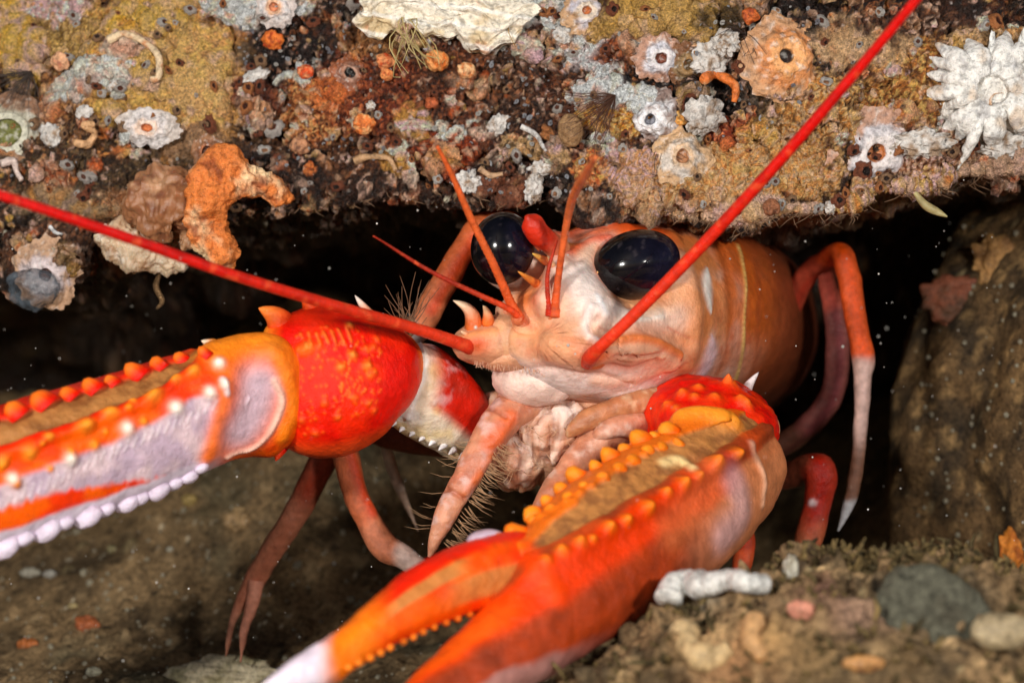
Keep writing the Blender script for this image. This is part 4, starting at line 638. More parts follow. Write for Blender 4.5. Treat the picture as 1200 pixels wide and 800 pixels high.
# movable finger with pale tip and row of teeth along its edge
S = Surf(); s_, u_, w_ = loft(S, keys([(640, 652, -3.0, .1, .1), (618, 660, -3.2, .32, .3), (590, 668, -3.45, .38, .36), (550, 677, -3.75, .35, .36), (505, 695, -4.1, .31, .33), (460, 721, -4.5, .25, .27), (415, 754, -4.9, .19, .2), (372, 782, -5.25, .19, .18), (330, 802, -5.6, .12, .12), (290, 818, -5.9, .02, .02)]), 300, 150, up=(-.45, -.1, .85), ex=2.3)
V = S.V.copy(); f = (1 - u_) / 2; fv = f + .02 * noise(V, 3, 33); PXv, PYv = proj(V)
c = mix(C(250, 96, 8), C(240, 60, 6), ss(-.3, .4, fbm(V, 2, 3, 34))); c = mix(c, C(236, 34, 6), ss(.22, .1, fv)); c = mix(c, C(200, 130, 66), .9 * ss(.16, .2, fv) * ss(.42, .38, fv) * ss(440, 470, PXv) * ss(560, 530, PXv)); c = mix(c, C(200, 124, 60), .9 * ss(.4, .5, fv) * ss(.85, .75, fv) * ss(500, 560, PXv))
c = mix(c, C(252, 140, 20), .7 * ss(470, 420, PXv)); c = mix(c, C(240, 226, 240), ss(400, 366, PXv + 10 * noise(V, 3, 35))); S.C = c; S.disp(.02 * fbm(V, 3, 3, 36))
knobs(S, [(566 - k * 13, 722 + k * 5, (.04, .04, .035), C(246, 130, 30), None, .01) for k in range(13)])
sub(S, 'movable_finger', M['shell'], CR)
# ================================================================ GROWTHS ON THE ROCK
def on(Sf, px, py, lean=.6):
    i = Sf.anchor(px, py); p = Sf.V[i].copy(); n = unit(Sf.N()[i] * (1 - lean) + np.array([0, -1, 0]) * lean); return p, n
def place(S, name, mt, p, label=None, cat=None, group=None, kind=None):
    S.V = S.V - p; o = S.build(name, mt); o.location = Vector(p); return tag(o, label, cat, group, kind)
def crater(px, py, r, h, hole, name, label, cat, c_out, c_rim, c_in, ribs=0, mt='growth', off=(0, 0), group=None, Sf=None, rag=.08, sq=1.0, seed=0):
    p, n = on(Sf or R, px, py); ax = axes_to(n); S = Surf(); th = np.linspace(0, 2 * np.pi, 72, endpoint=False)
    h = h * .75; prof_ = [(1.6, -.3, 0), (1.3, .06, 0), (1.1, .2, 0), (.95, .45, 0), (.8, .78, .1), (.66, .95, .5), (.55, 1.0, 1), (hole + .04, .93, 1), (hole, .8, 1.3), (hole * .9, .5, 2), (hole * .75, .15, 2), (hole * .4, .02, 2), (.01, 0, 2)]
    prof_ = catmull([list(q) for q in prof_], 46); V = []; cc = []
    for a, b, k in prof_:
        rib = 1 + (.03 * np.cos(th * (ribs * 3 + 1)) + .06 * np.cos(th * ribs + seed) + .08 * np.cos(2 * th + seed)) * (1 - .6 * min(k, 1)) if ribs else 1
        V.append(np.stack([a * r * np.cos(th) * rib + off[0] * r * min(1, max(0, 1.1 - a)), sq * a * r * np.sin(th) * rib + off[1] * r * min(1, max(0, 1.1 - a)), np.full(72, b * h)], 1)); cc.append(np.tile(c_out * (1 - min(k, 1)) + c_rim * min(k, 1) if k < 1.15 else mix(c_rim, c_in, min(1, (k - 1) * 1.2)), (72, 1)))
    V = np.vstack(V); V = V + (V / r) * (rag * r * fbm(V / r + seed, 1.8, 4, seed))[:, None]; V = V @ ax + p
    rk = R.C[R.anchor(px + r * 120, py)] if Sf is None else np.array([.1, .08, .06]); cc = np.vstack(cc); rad_ = np.linalg.norm(V - p, axis=1) / r; cc = mix(cc, mix(C(150, 96, 60), rk, .5), .85 * ss(.85, 1.25, rad_ + .5 * fbm(V, 6, 3, seed + 8))); cc = mix(cc, cc * .6, .7 * ss(.1, .5, fbm(V, 5 / max(r, .2), 4, seed + 2))); cc = mix(cc, C(240, 236, 230), .4 * ss(.2, .5, fbm(V, 4 / max(r, .2), 3, seed + 3)))
    F = gridF(len(prof_), 72); S.add(V, F, cc)
    if (S.N()[:72 * 20] * (V[:72 * 20] - p - n * h * .2)).sum() < 0: S.F = [S.F[0][:, [1, 0, 3, 2]]]; S._N = None
    return place(S, name, M[mt], p, label, cat, group)
def lump(px, py, r, name, label, cat, c, c2=None, mt='growth', group=None, Sf=None, sq=(1, 1, .7), amp=.25, seed=1, sink=.2, f=1.6, ang=0):
    p, n = on(Sf or R, px, py); ax = axes_to(n); a = math.radians(ang); ax = np.array([[math.cos(a), math.sin(a), 0], [-math.sin(a), math.cos(a), 0], [0, 0, 1]]) @ ax; S = Surf(); k = 40 if r > .12 else 22
    ball(S, p + n * r * (sq[2] - sink), np.array(sq) * r, c, k, int(k * 1.4), ax, amp, seed, f); c2 = c * .6 if c2 is None else c2
    S.C = mix(mix(c, c2, ss(-.05, .45, fbm(S.V, 2.2 / r * .6, 4, seed))), c * 1.15, .5 * ss(.2, .5, fbm(S.V, 3 / r * .5, 3, seed + 5))); return place(S, name, M[mt], p, label, cat, group)
def wormtube(pts, r, name, label, cat, c, lift=.05, Sf=None, group=None, c2=None, mt='growth', m=14, rag=.2, n=90, tip=.5):
    A = np.array([(lambda q: q[0] + q[1] * lift)(on(Sf or R, *q)) for q in pts]); L = catmull(A, n); t = np.linspace(0, 1, n)
    rr = r * (1 - (1 - tip) * t) * (1 + rag * np.sin(np.arange(n) * 1.1) * .12 + rag * 1.6 * noise(L, 5, 3)); V, F = tube(L, rr, m); S = Surf(); S.add(V, F, c)
    S.disp(.3 * r * fbm(S.V, .35 / r, 3, 4)); S.C = mix(c, c * .65 if c2 is None else c2, ss(0, .5, fbm(S.V, 5, 4, 8))); return place(S, name, M[mt], A[0].copy(), label, cat, group)
crater(924, 68, .34, .20, .24, 'barnacle', 'large domed orange barnacle with a dark off-centre hole beside the red antenna', 'barnacle', C(216, 140, 84), C(236, 170, 110), C(60, 44, 40), 0, off=(.15, -.1), rag=.22, seed=3)
crater(1030, 180, .33, .14, .34, 'barnacle', 'white ring-shaped barnacle with orange centre on the golden crust', 'barnacle', C(206, 200, 204), C(226, 216, 214), C(196, 120, 70), 5, off=(.1, 0), rag=.25, seed=5)
crater(776, 66, .19, .10, .35, 'barnacle', 'small white ring barnacle below the khaki sponge', 'barnacle', C(206, 204, 212), C(220, 214, 216), C(120, 60, 40), 7, rag=.25, seed=6)
crater(12, 158, .32, .10, .78, 'cup_growth', 'round olive-green cup with thin pale rim at the edge of the rock', 'sea growth', C(176, 170, 150), C(206, 202, 180), C(104, 106, 40), 0, rag=.14, seed=7)
crater(411, 84, .15, .13, .42, 'barnacle', 'brown cone barnacle with gaping black hole beside two orange blobs', 'barnacle', C(150, 104, 84), C(186, 146, 126), C(20, 14, 14), 6, seed=8, rag=.2)
crater(55, 322, .26, .12, .3, 'barnacle', 'pale pinkish barnacle with brown centre low on the shadowed rock', 'barnacle', C(206, 190, 190), C(222, 206, 206), C(110, 60, 40), 5, rag=.25, seed=9)
crater(690, 12, .18, .1, .3, 'barnacle', 'grey-lavender barnacle with orange mouth at the left of the khaki sponge', 'barnacle', C(196, 192, 204), C(220, 200, 180), C(190, 110, 60), 6, rag=.25, seed=12)
crater(320, 10, .16, .08, .35, 'barnacle', 'white barnacle with peach centre among pale crust near the yellow sponge', 'barnacle', C(216, 210, 210), C(226, 176, 140), C(206, 130, 90), 5, rag=.25, seed=13)
crater(172, 152, .24, .1, .3, 'barnacle', 'frilly white barnacle with orange centre below the yellow sponge', 'barnacle', C(214, 206, 204), C(226, 196, 176), C(206, 120, 70), 6, rag=.3, sq=.65, seed=14)
crater(800, 182, .22, .12, .36, 'barnacle', 'beige barnacle with tan ringed centre on the right of the bright white shell', 'barnacle', C(214, 202, 190), C(222, 186, 150), C(186, 130, 90), 5, rag=.25, seed=15)
crater(245, 178, .13, .08, .5, 'barnacle', 'rust-coloured little ring barnacle above the orange sponge arch', 'barnacle', C(146, 96, 66), C(186, 110, 66), C(90, 50, 36), 0, rag=.2, seed=16)
crater(806, 78, .16, .09, .4, 'barnacle', 'dull tan barnacle beside the grey crumb of shell', 'barnacle', C(130, 104, 70), C(160, 124, 80), C(110, 84, 50), 0, rag=.2, seed=17)
# bright white conical shell
crater(768, 140, .22, .22, .28, 'barnacle', 'brightest smooth white barnacle with grey hollow above the tan sea mat', 'barnacle', C(236, 236, 240), C(240, 240, 244), C(150, 150, 160), 3, rag=.3, off=(.2, .1), seed=18)
# big jagged barnacle, upper right
p, n = on(R, 1160, 112); S = Surf(); ax = axes_to(n); rs = np.random.RandomState(4)
for k in range(24):
    a = 2 * np.pi * k / 24 + rs.uniform(-.22, .22); L_ = rs.uniform(.38, .95) * (1.12 if math.cos(a) < 0 else .9); dv = np.array([math.cos(a), 0, math.sin(a)]); b0 = p + dv * .18 + np.array([0, -.34, 0]); b1 = p + dv * L_ + np.array([0, rs.uniform(-.12, .02), 0])
    mid = (b0 + b1) / 2 + np.array([0, -.10, 0]); wd = rs.uniform(.06, .15); rows = [list(b0) + [.05, .05], list(mid) + [wd, .085], list(b1 * .5 + mid * .5) + [wd * .8, .05], list(b1) + [.01, .01]]
    loft(S, rows, 40, 16, up=tuple(np.cross(dv, [0, 1, 0])), ex=2.2, col=C(236, 232, 226))
for k in range(26):
    b0 = p + np.array([rs.uniform(-.3, .45), -.25, rs.uniform(.0, .5)]); ball(S, b0, (.05, .06, rs.uniform(.12, .26)), C(240, 238, 232), 10, 12, None, .3, k)
ball(S, p + np.array([.02, .05, 0]), (.62, .34, .6), C(226, 220, 212), 40, 60, None, .2, 4, 2.5)
S.disp(.03 * fbm(S.V, 6, 3, 3)); S.C = mix(S.C, C(196, 160, 120), .55 * ss(.15, .5, fbm(S.V, 3, 4, 5))); S.C = mix(S.C, C(150, 146, 150), .5 * ss(.2, .5, fbm(S.V, 5, 3, 6)))
place(S, 'barnacle', M['growth'], p, 'big jagged snow-white ribbed barnacle in the upper right of the rock', 'barnacle')
crater(1172, 124, .2, .32, .55, 'barnacle', 'smooth cream barnacle nested inside the big jagged white one', 'barnacle', C(226, 214, 200), C(236, 230, 222), C(170, 150, 130), 0, rag=.1, seed=30)
# ivory shells at the top
for j, (a0, b0, w_, h_, lab, sd) in enumerate([(475, 8, .62, .34, 'ivory shell plate with long ridges at the top of the rock, left one of two', 1), (568, 20, .66, .36, 'ivory shell plate stained tan, closer to the rusty brown crust', 2)]):
    p, n = on(R, a0, b0); S = Surf(); nn, mm = 60, 90; u, v = np.meshgrid(np.linspace(-1, 1, mm), np.linspace(-1, 1, nn)); x = (u * np.sqrt(1 - v * v * .48) + .10 * np.sin(v * 5 + sd)) * w_; zz = (v * np.sqrt(1 - u * u * .48) + .22 * np.sin(u * 3.3 + sd * 2) + .10 * np.sin(u * 11 + sd) * (v < 0)) * h_; y = -.20 * np.sqrt(np.clip(1 - (u * u + v * v) / 2.0, 0, 1)) - .03 * np.sin(v * 9 + u * 3 + sd) - .015 * np.sin(v * 26)
    Vf = np.stack([x.ravel(), y.ravel(), zz.ravel()], 1); Vb = Vf + np.array([0, .12, 0]); Vv = np.vstack([Vf, Vb]); Vv = Vv + .05 * np.stack([fbm(Vv, 2.5, 4, sd + 3), fbm(Vv, 2.5, 4, sd + 4), fbm(Vv, 2.5, 4, sd + 5)], 1) * 1.9
    F = gridF(nn, mm, False); rim = np.r_[np.arange(mm), np.arange(1, nn) * mm + mm - 1, (nn - 1) * mm + np.arange(mm - 2, -1, -1), np.arange(nn - 2, 0, -1) * mm]; r2 = np.roll(rim, -1); o_ = nn * mm
    F = np.vstack([F, F[:, [1, 0, 3, 2]] + o_, np.stack([rim, r2, r2 + o_, rim + o_], 1)]); S.add(Vv + p, F, C(232, 222, 204)); W0 = S.V - p
    S.C = mix(S.C, C(196, 166, 110), .75 * ss(.05, .5, fbm(W0, 2.0, 4, sd + 7) - .35 * W0[:, 2])); S.C = mix(S.C, C(216, 130, 90), .5 * ss(.3, .55, fbm(W0, 3, 3, sd + 9))); S.C = mix(S.C, C(244, 240, 232), .7 * ss(.5, .9, np.sin(W0[:, 2] * 28 + W0[:, 0] * 5)))
    place(S, 'shell_plate', M['growth'], p, lab, 'shell')
# orange knobs and pale lumps
O1, O2 = C(226, 120, 50), C(186, 70, 30)
for a, b, r, lab, c, c2 in [(318, 47, .13, 'orange sea squirt knob in the black speckled patch under the white crust', O1, O2), (358, 86, .10, 'red-orange knob between black rock and pale fuzzy edge', C(220, 84, 40), C(236, 150, 100)), (453, 70, .11, 'orange knob, upper one of two right of the brown cone barnacle', C(232, 150, 96), O2), (455, 89, .08, 'orange knob, lower one of two right of the brown cone barnacle', C(226, 140, 80), O2), (511, 72, .14, 'lumpy peach-orange knob below the ivory shells', C(236, 160, 96), O1), (545, 87, .11, 'pale peach knob right of the lumpy orange one', C(240, 190, 140), O1), (427, 148, .13, 'bright orange round knob above the white frayed crust', C(226, 124, 60), C(240, 176, 116)), (795, 140, .09, 'small amber knob touching the brightest white barnacle', C(222, 150, 70), C(240, 200, 130)), (878, 17, .10, 'tiny orange knob on black rock above the domed orange barnacle', C(216, 110, 50), C(160, 70, 40)), (71, 76, .12, 'peach round knob over the lilac-white crust', C(226, 170, 130), C(190, 120, 90)), (350, 172, .12, 'dull peach lump above the dark crevice edge', C(190, 136, 100), C(140, 96, 72)), (508, 123, .08, 'rust-orange bump over the frayed white crust', C(186, 96, 56), C(140, 66, 40)), (904, 245, .1, 'brown bead-like lump along the lip of the rock', C(150, 96, 66), C(100, 60, 40))]:
    lump(a, b, r, 'sea_squirt', lab, 'sea squirt', c, c2, 'sponge', seed=int(a) % 17, amp=.35, sq=(1, .9, .6), sink=.25)
W1, W2 = C(206, 200, 194), C(150, 124, 100)
for a, b, r, lab, sq in [(848, 50, .13, 'glossy cream bead shell on black rock near the domed orange barnacle', (1, 1, .8)), (56, 161, .12, 'ivory heart-shaped shell crumb on black rock beside the olive cup', (1, 1.1, .6)), (583, 146, .12, 'white crumb of shell in the dark middle of the rock', (1, .8, .7)), (637, 197, .11, 'bright white nugget just above the lobster antennule', (1.2, .7, .7)), (547, 215, .13, 'dull white lump at the lip of the rock above the left eye', (1, .9, .6)), (627, 222, .14, 'flat grey-white lump at the lip of the rock above the red rostrum', (1.1, .7, .5)), (973, 243, .07, 'shiny silver bead under the orange lip of the rock', (1, .9, .9)), (826, 136, .2, 'greyish white ragged lump below the orange hook', (1, 1, .5)), (832, 68, .18, 'grey translucent crumb of shell left of the domed orange barnacle', (1, 1, .4)), (131, 102, .055, 'tiny brilliant white bead in the lilac crust', (1.2, .8, .8)), (300, 84, .12, 'white flaky crumb at the edge of the black speckled patch', (1.2, .7, .5)), (660, 38, .1, 'ivory crumb beside the lavender crust', (1, 1, .7)), (100, 133, .09, 'white flat crumb above the curly orange tube', (1, .8, .5)), (434, 126, .05, 'tiny white bead over the bright orange round knob', (1, 1, 1)), (1080, 168, .2, 'pale grey crumb beneath the jagged white barnacle', (1.4, .7, .5)), (1175, 168, .18, 'silvery oval crumb right below the jagged white barnacle', (1.4, .8, .6))]:
    lump(a, b, r, 'shell_crumb', lab, 'shell crumb', W1, W2, seed=int(a) % 19, amp=.6, sq=(sq[0] * 1.1, sq[1] * 1.1, sq[2] * .6), sink=.25, f=2.4, ang=int(a) % 90)
lump(669, 152, .2, 'sponge', 'soft tan oval sponge beside the brown hair fan', 'sponge', C(150, 116, 80), C(166, 130, 92), 'sponge', sq=(.75, 1, .5), amp=.08)
lump(40, 338, .34, 'sea_anemone', 'translucent blue-grey closed anemone hanging in shade under the rock near the left edge', 'anemone', C(96, 106, 116), C(60, 64, 70), 'jelly', sq=(.9, .75, .5), amp=.3, seed=4)
wormtube([(822, 93), (836, 88), (850, 90), (858, 98), (861, 110), (858, 122)], .075, 'worm_tube', 'hooked orange tube on black rock near the grey crumb', 'worm tube', C(226, 120, 50), .06, c2=C(206, 170, 130))
wormtube([(88, 166), (96, 170), (106, 168), (112, 158), (104, 152), (110, 148)], .05, 'worm_tube', 'curly peach worm tube on black rock above the grey sponge', 'worm tube', C(214, 166, 120), .05, tip=.8)
wormtube([(6, 194), (14, 188), (22, 192), (20, 202), (24, 212)], .045, 'worm_tube', 'white twisted worm tube just above the antenna at the photo edge', 'worm tube', C(222, 200, 190), .05, tip=.8)
wormtube([(126, 48), (148, 40), (170, 50), (184, 66), (186, 88), (178, 96)], .05, 'worm_tube', 'long pale arc of worm tube on the edge of the yellow sponge', 'worm tube', C(222, 196, 160), .04, c2=C(190, 120, 70), tip=.8)
wormtube([(415, 190), (430, 184), (450, 188), (462, 196)], .05, 'worm_tube', 'short buff worm tube on the mustard fuzzy patch', 'worm tube', C(190, 150, 110), .03)
wormtube([(612, 150), (626, 160), (640, 172)], .03, 'worm_tube', 'thin white worm tube lying in the dark centre of the rock', 'worm tube', C(214, 210, 206), .03)
wormtube([(60, 265), (66, 272), (76, 274)], .03, 'worm_tube', 'thin white hook-shaped tube below the left antenna', 'worm tube', C(214, 214, 214), .03)
wormtube([(562, 198), (575, 204), (590, 202)], .05, 'worm_tube', 'brown-cream tube stub on the dark lip of the rock', 'worm tube', C(196, 156, 120), .03)
# orange sponge arch and fleshy growth hanging in front of the hollow at the left
def arch(rows, name, label, cat, c, c2, c3, mt='sponge', amp=.16):
    S = Surf(); s_, u_, w_ = loft(S, keys(rows), 200, 90, up=(.2, -1, .1), ex=2.0); V = S.V.copy(); S.disp(amp * fbm(V, 2.2, 4, 3) + amp * .4 * fbm(V, 7, 4, 4))
    cc = mix(c, c2, ss(-.1, .4, fbm(V, 2.2, 4, 5))); S.C = mix(cc, c3, .8 * ss(.1, .5, fbm(V, 4, 4, 6))); p = P(*rows[0][:3]); return place(S, name, M[mt], p, label, cat)
arch([(338, 236, .55, .04, .04), (325, 230, .5, .12, .14), (300, 216, .35, .17, .2), (275, 204, .25, .2, .26), (254, 214, .2, .22, .28), (244, 240, .25, .22, .26), (242, 268, .3, .2, .24), (256, 292, .35, .17, .17), (268, 306, .4, .09, .08), (274, 316, .4, .02, .02)], 'arched_sponge', 'orange and cream arch-shaped sponge hanging from the rock above the spiny claw', 'sponge', C(222, 126, 60), C(244, 206, 160), C(140, 66, 34))
arch([(150, 250, .6, .1, .1), (175, 240, .5, .3, .4), (215, 240, .45, .3, .42), (225, 262, .5, .2, .3), (215, 290, .6, .1, .1)], 'fleshy_growth', 'translucent brown fleshy growth left of the orange arched sponge', 'sea growth', C(150, 100, 66), C(186, 140, 104), C(120, 70, 46), 'flesh')
arch([(118, 270, .5, .05, .1), (130, 280, .45, .22, .24), (158, 296, .45, .22, .22), (190, 306, .5, .14, .16), (215, 308, .6, .04, .06)], 'fleshy_growth', 'cream white puffy growth directly beneath the left antenna', 'sea growth', C(206, 180, 150), C(170, 130, 96), C(226, 210, 190), 'flesh')
arch([(182, 300, .6, .03, .03), (187, 318, .6, .035, .03), (183, 336, .6, .05, .03), (190, 352, .6, .05, .03), (184, 362, .6, .01, .01)], 'hanging_strand', 'brown slimy strand dangling below the cream puffy growth', 'strand', C(110, 84, 56), C(80, 60, 44), C(140, 110, 76), 'silt', .02)
arch([(1072, 226, -.15, .03, .03), (1084, 240, -.2, .045, .05), (1098, 248, -.2, .04, .045), (1110, 254, -.2, .012, .012)], 'worm', 'pale olive worm poking out below the orange lip of the rock', 'worm', C(176, 160, 110), C(150, 130, 86), C(196, 180, 140), 'flesh', .01)
# hair fans and hydroids
def fan(px, py, n, ln, a0, a1, name, label, cat, col, Sf=None, rr=.005, curl=.1, lift=.03, sub_=0):
    p, nn = on(Sf or R, px, py); S = Surf()
    for k in range(n):
        a = math.radians(random.uniform(a0, a1)); L_ = ln * random.uniform(.5, 1.1); dv = np.array([math.cos(a), random.uniform(-.7, -.1), math.sin(a)]); b = p + nn * lift; q = b + dv * L_; mid = (b + q) / 2 + np.array([random.uniform(-curl, curl) * L_ for _ in range(3)])
        V, F = tube(catmull(np.array([b, mid, q]), 7), np.linspace(rr, rr * .4, 7), 4); S.add(V, F, col * random.uniform(.7, 1.2))
    return place(S, name, M['hair'], p, label, cat)
fan(722, 112, 46, .75, 180, 262, 'hydroid', 'fan of fine brown hairs spreading left of the white lined crust', 'hydroid', C(96, 64, 50))
fan(38, 84, 50, .6, 170, 300, 'hydroid', 'dark grey tuft of hairs between yellow crust and olive cup', 'hydroid', C(80, 70, 64)); fan(775, 165, 26, .35, 230, 330, 'hydroid', 'short dark hair tuft beneath the brightest white barnacle', 'hydroid', C(80, 64, 56))
fan(480, 20, 16, .7, 240, 320, 'hydroid', 'long pale straggling threads over the ivory shell plate', 'hydroid', C(196, 176, 120), rr=.01, curl=.5); fan(598, 16, 8, .5, 230, 300, 'hydroid', 'few golden threads between ivory shell and dark rock', 'hydroid', C(180, 140, 80), rr=.01, curl=.4)
fan(878, 40, 16, .4, 150, 330, 'hydroid', 'thin dark threads left of the domed orange barnacle', 'hydroid', C(70, 56, 50), rr=.006, curl=.4)
S = Surf(); p = P(478, 392, -.3)
for k in range(34):
    a = math.radians(random.uniform(50, 130)); L_ = random.uniform(.2, .62); b = p + np.array([random.uniform(-.05, .05), 0, random.uniform(-.05, .15)]); q = b + np.array([math.cos(a), random.uniform(-.2, .2), math.sin(a)]) * L_; V, F = tube(catmull(np.array([b, (b + q) / 2 + np.array([random.uniform(-.05, .05), 0, 0]), q]), 7), np.linspace(.007, .003, 7), 4); S.add(V, F, C(120, 84, 60))
for k in range(18): ball(S, p + np.array([random.uniform(-.07, .07), random.uniform(-.05, .05), random.uniform(-.12, .16)]), random.uniform(.02, .045), C(128, 100, 72), 6, 8)
V, F = tube(np.array([p + np.array([0, 0, .1]), p + np.array([0, .05, -.3]), p + np.array([.05, .1, -.7])]), [.02, .02, .02], 6); S.add(V, F, C(110, 80, 60))
place(S, 'hydroid', M['hair'], p, 'feathery brown hydroid sprig behind the left antenna near the spiny wrist', 'hydroid')
# fringe of fine threads along the rock lip
S = Surf()
for k in range(330):
    a = random.choice([random.uniform(940, 1200), random.uniform(60, 640), random.uniform(780, 960)]); b = np.interp(a, edge[:, 0], edge[:, 1]) - random.uniform(0, 8); p, nn = on(R, a, b); L_ = random.choice([.03, .05, .07, .16]) * random.uniform(.6, 1.3)
    q = p + np.array([random.uniform(-1.2, 1.2), -.3, -random.uniform(.2, 1)]) * L_; V, F = tube(np.array([p, (p + q) / 2 + np.array([random.uniform(-.04, .04), 0, 0]), q]), [.006, .005, .002], 4); S.add(V, F, C(130, 100, 76) * random.uniform(.5, 1.3))
tag(S.build('thread_fringe', M['hair']), 'fine brown threads fringing the lower lip of the rock', 'sea threads', kind='stuff')
# tiny coiled shells: one mesh per form, many individuals
forms = []
for kf in range(4):
    S = Surf(); t = np.linspace(0, 1, 30); turns = [1.6, 1.2, 1.9, .55][kf]; rr = np.linspace(.75, .25, 30); L = np.stack([rr * np.cos(t * turns * 2 * np.pi), -.2 + 0 * t - .25 * t, rr * np.sin(t * turns * 2 * np.pi)], 1); V, F = tube(L, np.linspace(.38, .16, 30), 8, up=(0, 1, 0)); S.add(V, F, [C(186, 188, 196), C(150, 148, 156), C(214, 208, 200), C(206, 206, 210)][kf])
    o = S.build('coiled_worm_shell', M['growth']); forms.append(o.data); bpy.data.objects.remove(o)
rs = np.random.RandomState(23); cnt = 0
while cnt < 285:
    if cnt % 3 == 0: a, b = rs.uniform(280, 460), rs.uniform(30, 190)
    elif cnt % 3 == 1: a, b = rs.uniform(540, 720), rs.uniform(40, 230)
    else: a, b = (rs.uniform(800, 960), rs.uniform(5, 165)) if rs.rand() < .55 else (rs.uniform(0, 1200), rs.uniform(0, 240))
    i = R.anchor(a, b)
    if R.C[i].mean() > .16 and rs.rand() < .85: continue
    o = bpy.data.objects.new('coiled_worm_shell', forms[rs.randint(4)]); COL.objects.link(o); o.location = Vector(R.V[i]); s_ = rs.uniform(.012, .034) * (1.5 if rs.rand() < .1 else 1); o.scale = (s_, s_, s_ * rs.uniform(.6, 1)); o.rotation_euler = (rs.uniform(-.5, .5), rs.uniform(0, 6.3), rs.uniform(-.5, .5))
    tag(o, 'tiny pale coiled worm shell stuck on the dark rock', 'worm shell', 'tiny coiled worm shells on the rock'); cnt += 1
forms = []
for kf in range(5):
    S = Surf(); th = np.linspace(0, 2 * np.pi, 20, endpoint=False); pr_ = [(1.15, .1), (1, -.25), (.8, -.6), (.55, -.72), (.4, -.6), (.32, -.35), (.05, -.2)]; cols_ = [(C(206, 196, 188), C(120, 66, 44)), (C(206, 130, 76), C(90, 44, 30)), (C(170, 130, 96), C(60, 40, 34)), (C(226, 218, 210), C(196, 140, 100)), (C(150, 84, 56), C(40, 26, 22))][kf]
    Vv = np.vstack([np.stack([a * np.cos(th) * (1 + .12 * np.cos(th * (4 + kf))), np.full(20, b), a * np.sin(th) * (1 + .1 * np.cos(th * 7 + kf))], 1) for a, b in pr_]); Vv = Vv * (1 + .35 * fbm(Vv + kf * 5, 1.3, 3, kf)[:, None]); F = gridF(7, 20); S.add(Vv, F, np.vstack([np.tile(cols_[0] if i < 4 else cols_[1], (20, 1)) for i in range(7)]))
    if S.N()[45, 1] > 0: S.F = [S.F[0][:, [1, 0, 3, 2]]]
    S.C = mix(S.C, S.C * .55, ss(0, .4, fbm(S.V, 2.5, 3, kf + 4))); o = S.build('small_barnacle', M['growth']); forms.append(o.data); bpy.data.objects.remove(o)
for cnt in range(210):
    a, b = rs.uniform(0, 1200), rs.uniform(0, 250)
    if b > np.interp(a, edge[:, 0], edge[:, 1]) - 14: continue
    i = R.anchor(a, b); o = bpy.data.objects.new('small_barnacle', forms[rs.randint(5)]); COL.objects.link(o); o.location = Vector(R.V[i]); s_ = rs.uniform(.028, .085) * (1.4 if rs.rand() < .1 else 1); o.scale = (s_, s_ * .8, s_ * rs.uniform(.6, 1)); o.rotation_euler = (rs.uniform(-.5, .5), rs.uniform(0, 6.3), rs.uniform(-.5, .5))
    tag(o, 'small ragged barnacle crowded among others on the rock', 'barnacle', 'small ragged barnacles on the rock')
# ================================================================ ON THE SEABED, THE BOULDER AND THE STONE
for a, b, r, lab, c, sq in [(277, 608, .17, 'rounded tan pebble with darker side lying on silt below the spiny wrist', C(160, 130, 90), (1.1, .8, .6)), (280, 594, .07, 'small buff crumb resting against the rounded tan pebble', C(170, 140, 96), (1.3, .6, .6)), (222, 585, .11, 'yellowish pebble on silt just below the claw teeth', C(176, 150, 90), (1, .8, .6)), (102, 727, .15, 'angular orange chip on the silt beneath the left claw', C(156, 84, 44), (1.1, .8, .5)), (32, 752, .13, 'rusty orange chip near the bottom corner of the silt', C(170, 96, 44), (1, .8, .5)), (38, 667, .11, 'grey-white shell crumb on silt, larger of two side by side', C(156, 150, 134), (1.3, .7, .5)), (57, 668, .09, 'grey-white shell crumb on silt, smaller of two side by side', C(150, 146, 136), (1, .7, .5)), (128, 640, .07, 'olive grey pebble in the middle of the silt', C(130, 120, 86), (1, .8, .6)), (85, 705, .07, 'pale crumb above the angular orange chip', C(166, 146, 100), (1, .6, .6)), (108, 785, .1, 'pale gravel crumb at the bottom below the orange chip', C(170, 164, 140), (1, .7, .6)), (200, 640, .05, 'small grey grain on the silt under the claw', C(150, 146, 130), (1, .8, .6))]:
    lump(a, b, r, 'pebble', lab, 'pebble', c, c * .7, 'growth', Sf=SEABED, sq=sq, amp=.35, seed=int(a) % 13)
lump(265, 792, .5, 'shell_fragment', 'pale cream shell fragment on the bottom beneath the white claw tip', 'shell', C(196, 182, 150), C(150, 140, 104), 'growth', Sf=SEABED, sq=(1.5, .5, .4), amp=.4, seed=3)
g = []
for k in range(280):
    a, b = rs.uniform(0, 560), rs.uniform(540, 800); i = SEABED.anchor(a, b)
    if k == 0:
        S = Surf(); ball(S, np.zeros(3), 1, C(196, 186, 160), 8, 10, None, .5, 4); o0 = S.build('sand_grain', M['growth']); dat = o0.data; bpy.data.objects.remove(o0)
    o = bpy.data.objects.new('sand_grain', dat); COL.objects.link(o); o.location = Vector(SEABED.V[i]); s_ = rs.uniform(.012, .035) * (2 if rs.rand() < .12 else 1); o.scale = (s_, s_, s_ * .8); o.rotation_euler = tuple(rs.rand(3) * 6); tag(o, 'tiny pale grain lying on the brown silt of the seabed', 'grain', 'pale grains on the silt')
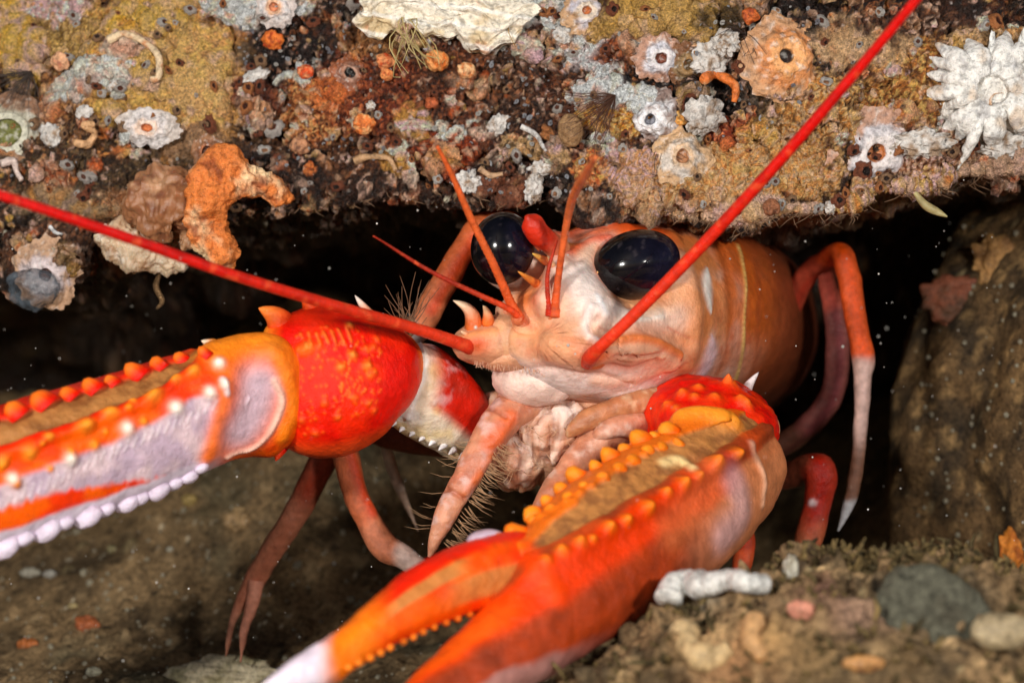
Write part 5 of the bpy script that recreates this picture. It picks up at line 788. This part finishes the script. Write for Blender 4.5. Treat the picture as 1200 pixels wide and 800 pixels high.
lump(1115, 352, .5, 'sea_squirt', 'dull reddish brown flat sea squirt on the silty boulder', 'sea squirt', C(120, 66, 44), C(90, 60, 42), 'sponge', Sf=BOULD, sq=(.9, .65, .16), amp=.5, sink=.1); lump(1163, 308, .34, 'sponge', 'tan crumbly sponge on the silty boulder above the reddish squirt', 'sponge', C(170, 126, 76), C(120, 84, 50), 'sponge', Sf=BOULD, sq=(.8, 1., .2), amp=.7); lump(1192, 645, .26, 'sponge', 'bright orange sponge at the foot of the silty boulder', 'sponge', C(206, 124, 44), C(170, 90, 30), 'sponge', Sf=BOULD, sq=(.8, 1.2, .4), amp=.4)
for k in range(90):
    a, b = rs.uniform(1060, 1200), rs.uniform(260, 660); i = BOULD.anchor(a, b)
    o = bpy.data.objects.new('sand_grain', dat); COL.objects.link(o); o.location = Vector(BOULD.V[i]); s_ = rs.uniform(.012, .04); o.scale = (s_, s_, s_ * .8); o.rotation_euler = tuple(rs.rand(3) * 6); tag(o, 'tiny pale grain stuck on the brown silty boulder', 'grain', 'pale grains on the boulder')
wormtube([(785, 702), (788, 688), (806, 680), (830, 676), (850, 674), (874, 680), (896, 686)], .13, 'worm_tube', 'thick white bent worm tube on the mossy stone', 'worm tube', C(214, 212, 206), .09, Sf=STONE, tip=.8, rag=.2)
wormtube([(800, 740), (812, 762), (835, 768), (858, 756)], .12, 'worm_tube', 'curved cream crust on the mossy stone below the white tube', 'worm tube', C(196, 166, 120), .04, Sf=STONE, tip=.8, rag=.4)
wormtube([(884, 722), (882, 745), (890, 770)], .09, 'worm_tube', 'short upright tan crust on the mossy stone', 'worm tube', C(196, 150, 100), .04, Sf=STONE, tip=.7, rag=.4)
lump(1170, 737, .22, 'pebble', 'smooth pale tan pebble on the right of the mossy stone', 'pebble', C(160, 142, 110), C(130, 114, 86), Sf=STONE, sq=(1.3, .8, .6), amp=.1); lump(1092, 715, .42, 'pebble', 'large smooth grey pebble half buried in the mossy stone', 'pebble', C(90, 88, 74), C(70, 66, 54), 'silt', Sf=STONE, sq=(1.3, 1, .35), amp=.15, ang=-25); lump(938, 714, .12, 'pebble', 'salmon pink pebble in the brown tufts of the mossy stone', 'pebble', C(196, 130, 106), C(160, 104, 80), Sf=STONE, sq=(1.1, .8, .5), amp=.2); lump(1012, 776, .14, 'pebble', 'orange-tan chip low on the mossy stone', 'pebble', C(180, 130, 76), C(140, 96, 60), Sf=STONE, sq=(1.4, .6, .5), amp=.2); lump(925, 668, .14, 'shell_crumb', 'small grey-white crumb behind the end of the thick white tube', 'shell crumb', C(176, 170, 154), C(130, 120, 100), Sf=STONE, sq=(.6, 1.2, .5), amp=.2)
# tufts of weed and silt on the stone
S = Surf(); idx = np.where((STONE.N()[:, 2] > -.1) & (STONE.N()[:, 1] < .5))[0]
idx = idx[noise(STONE.V[idx], 2.2, 9) > .05]
for i in rs.choice(idx, 1500):
    p = STONE.V[i]; n = STONE.N()[i]; L_ = rs.uniform(.02, .11); q = p + (n + rs.normal(size=3) * .6) * L_; V, F = tube(np.array([p - n * .02, (p + q) / 2 + rs.normal(size=3) * .02, q]), [.022, .026, .012], 5); S.add(V, F, mix(C(128, 106, 66), C(76, 66, 42), rs.rand()) * rs.uniform(.6, 1.3))
tag(S.build('weed_tufts', M['silt']), 'short brown weed tufts covering the mossy stone', 'weed', kind='stuff')
# specks drifting in the water
S = Surf()
for k in range(520):
    y = rs.uniform(-4, 5); a, b = rs.uniform(-40, 1240), rs.uniform(200, 800); r = rs.choice([.004, .006, .008, .012, .02], p=[.3, .33, .22, .12, .03]); ball(S, P(a, b, y), r * (D + y) / D, C(226, 222, 214) * rs.uniform(.5, 1), 4, 6)
tag(S.build('drifting_specks', M['speck']), 'tiny pale specks drifting in the dark water', 'specks', kind='stuff')
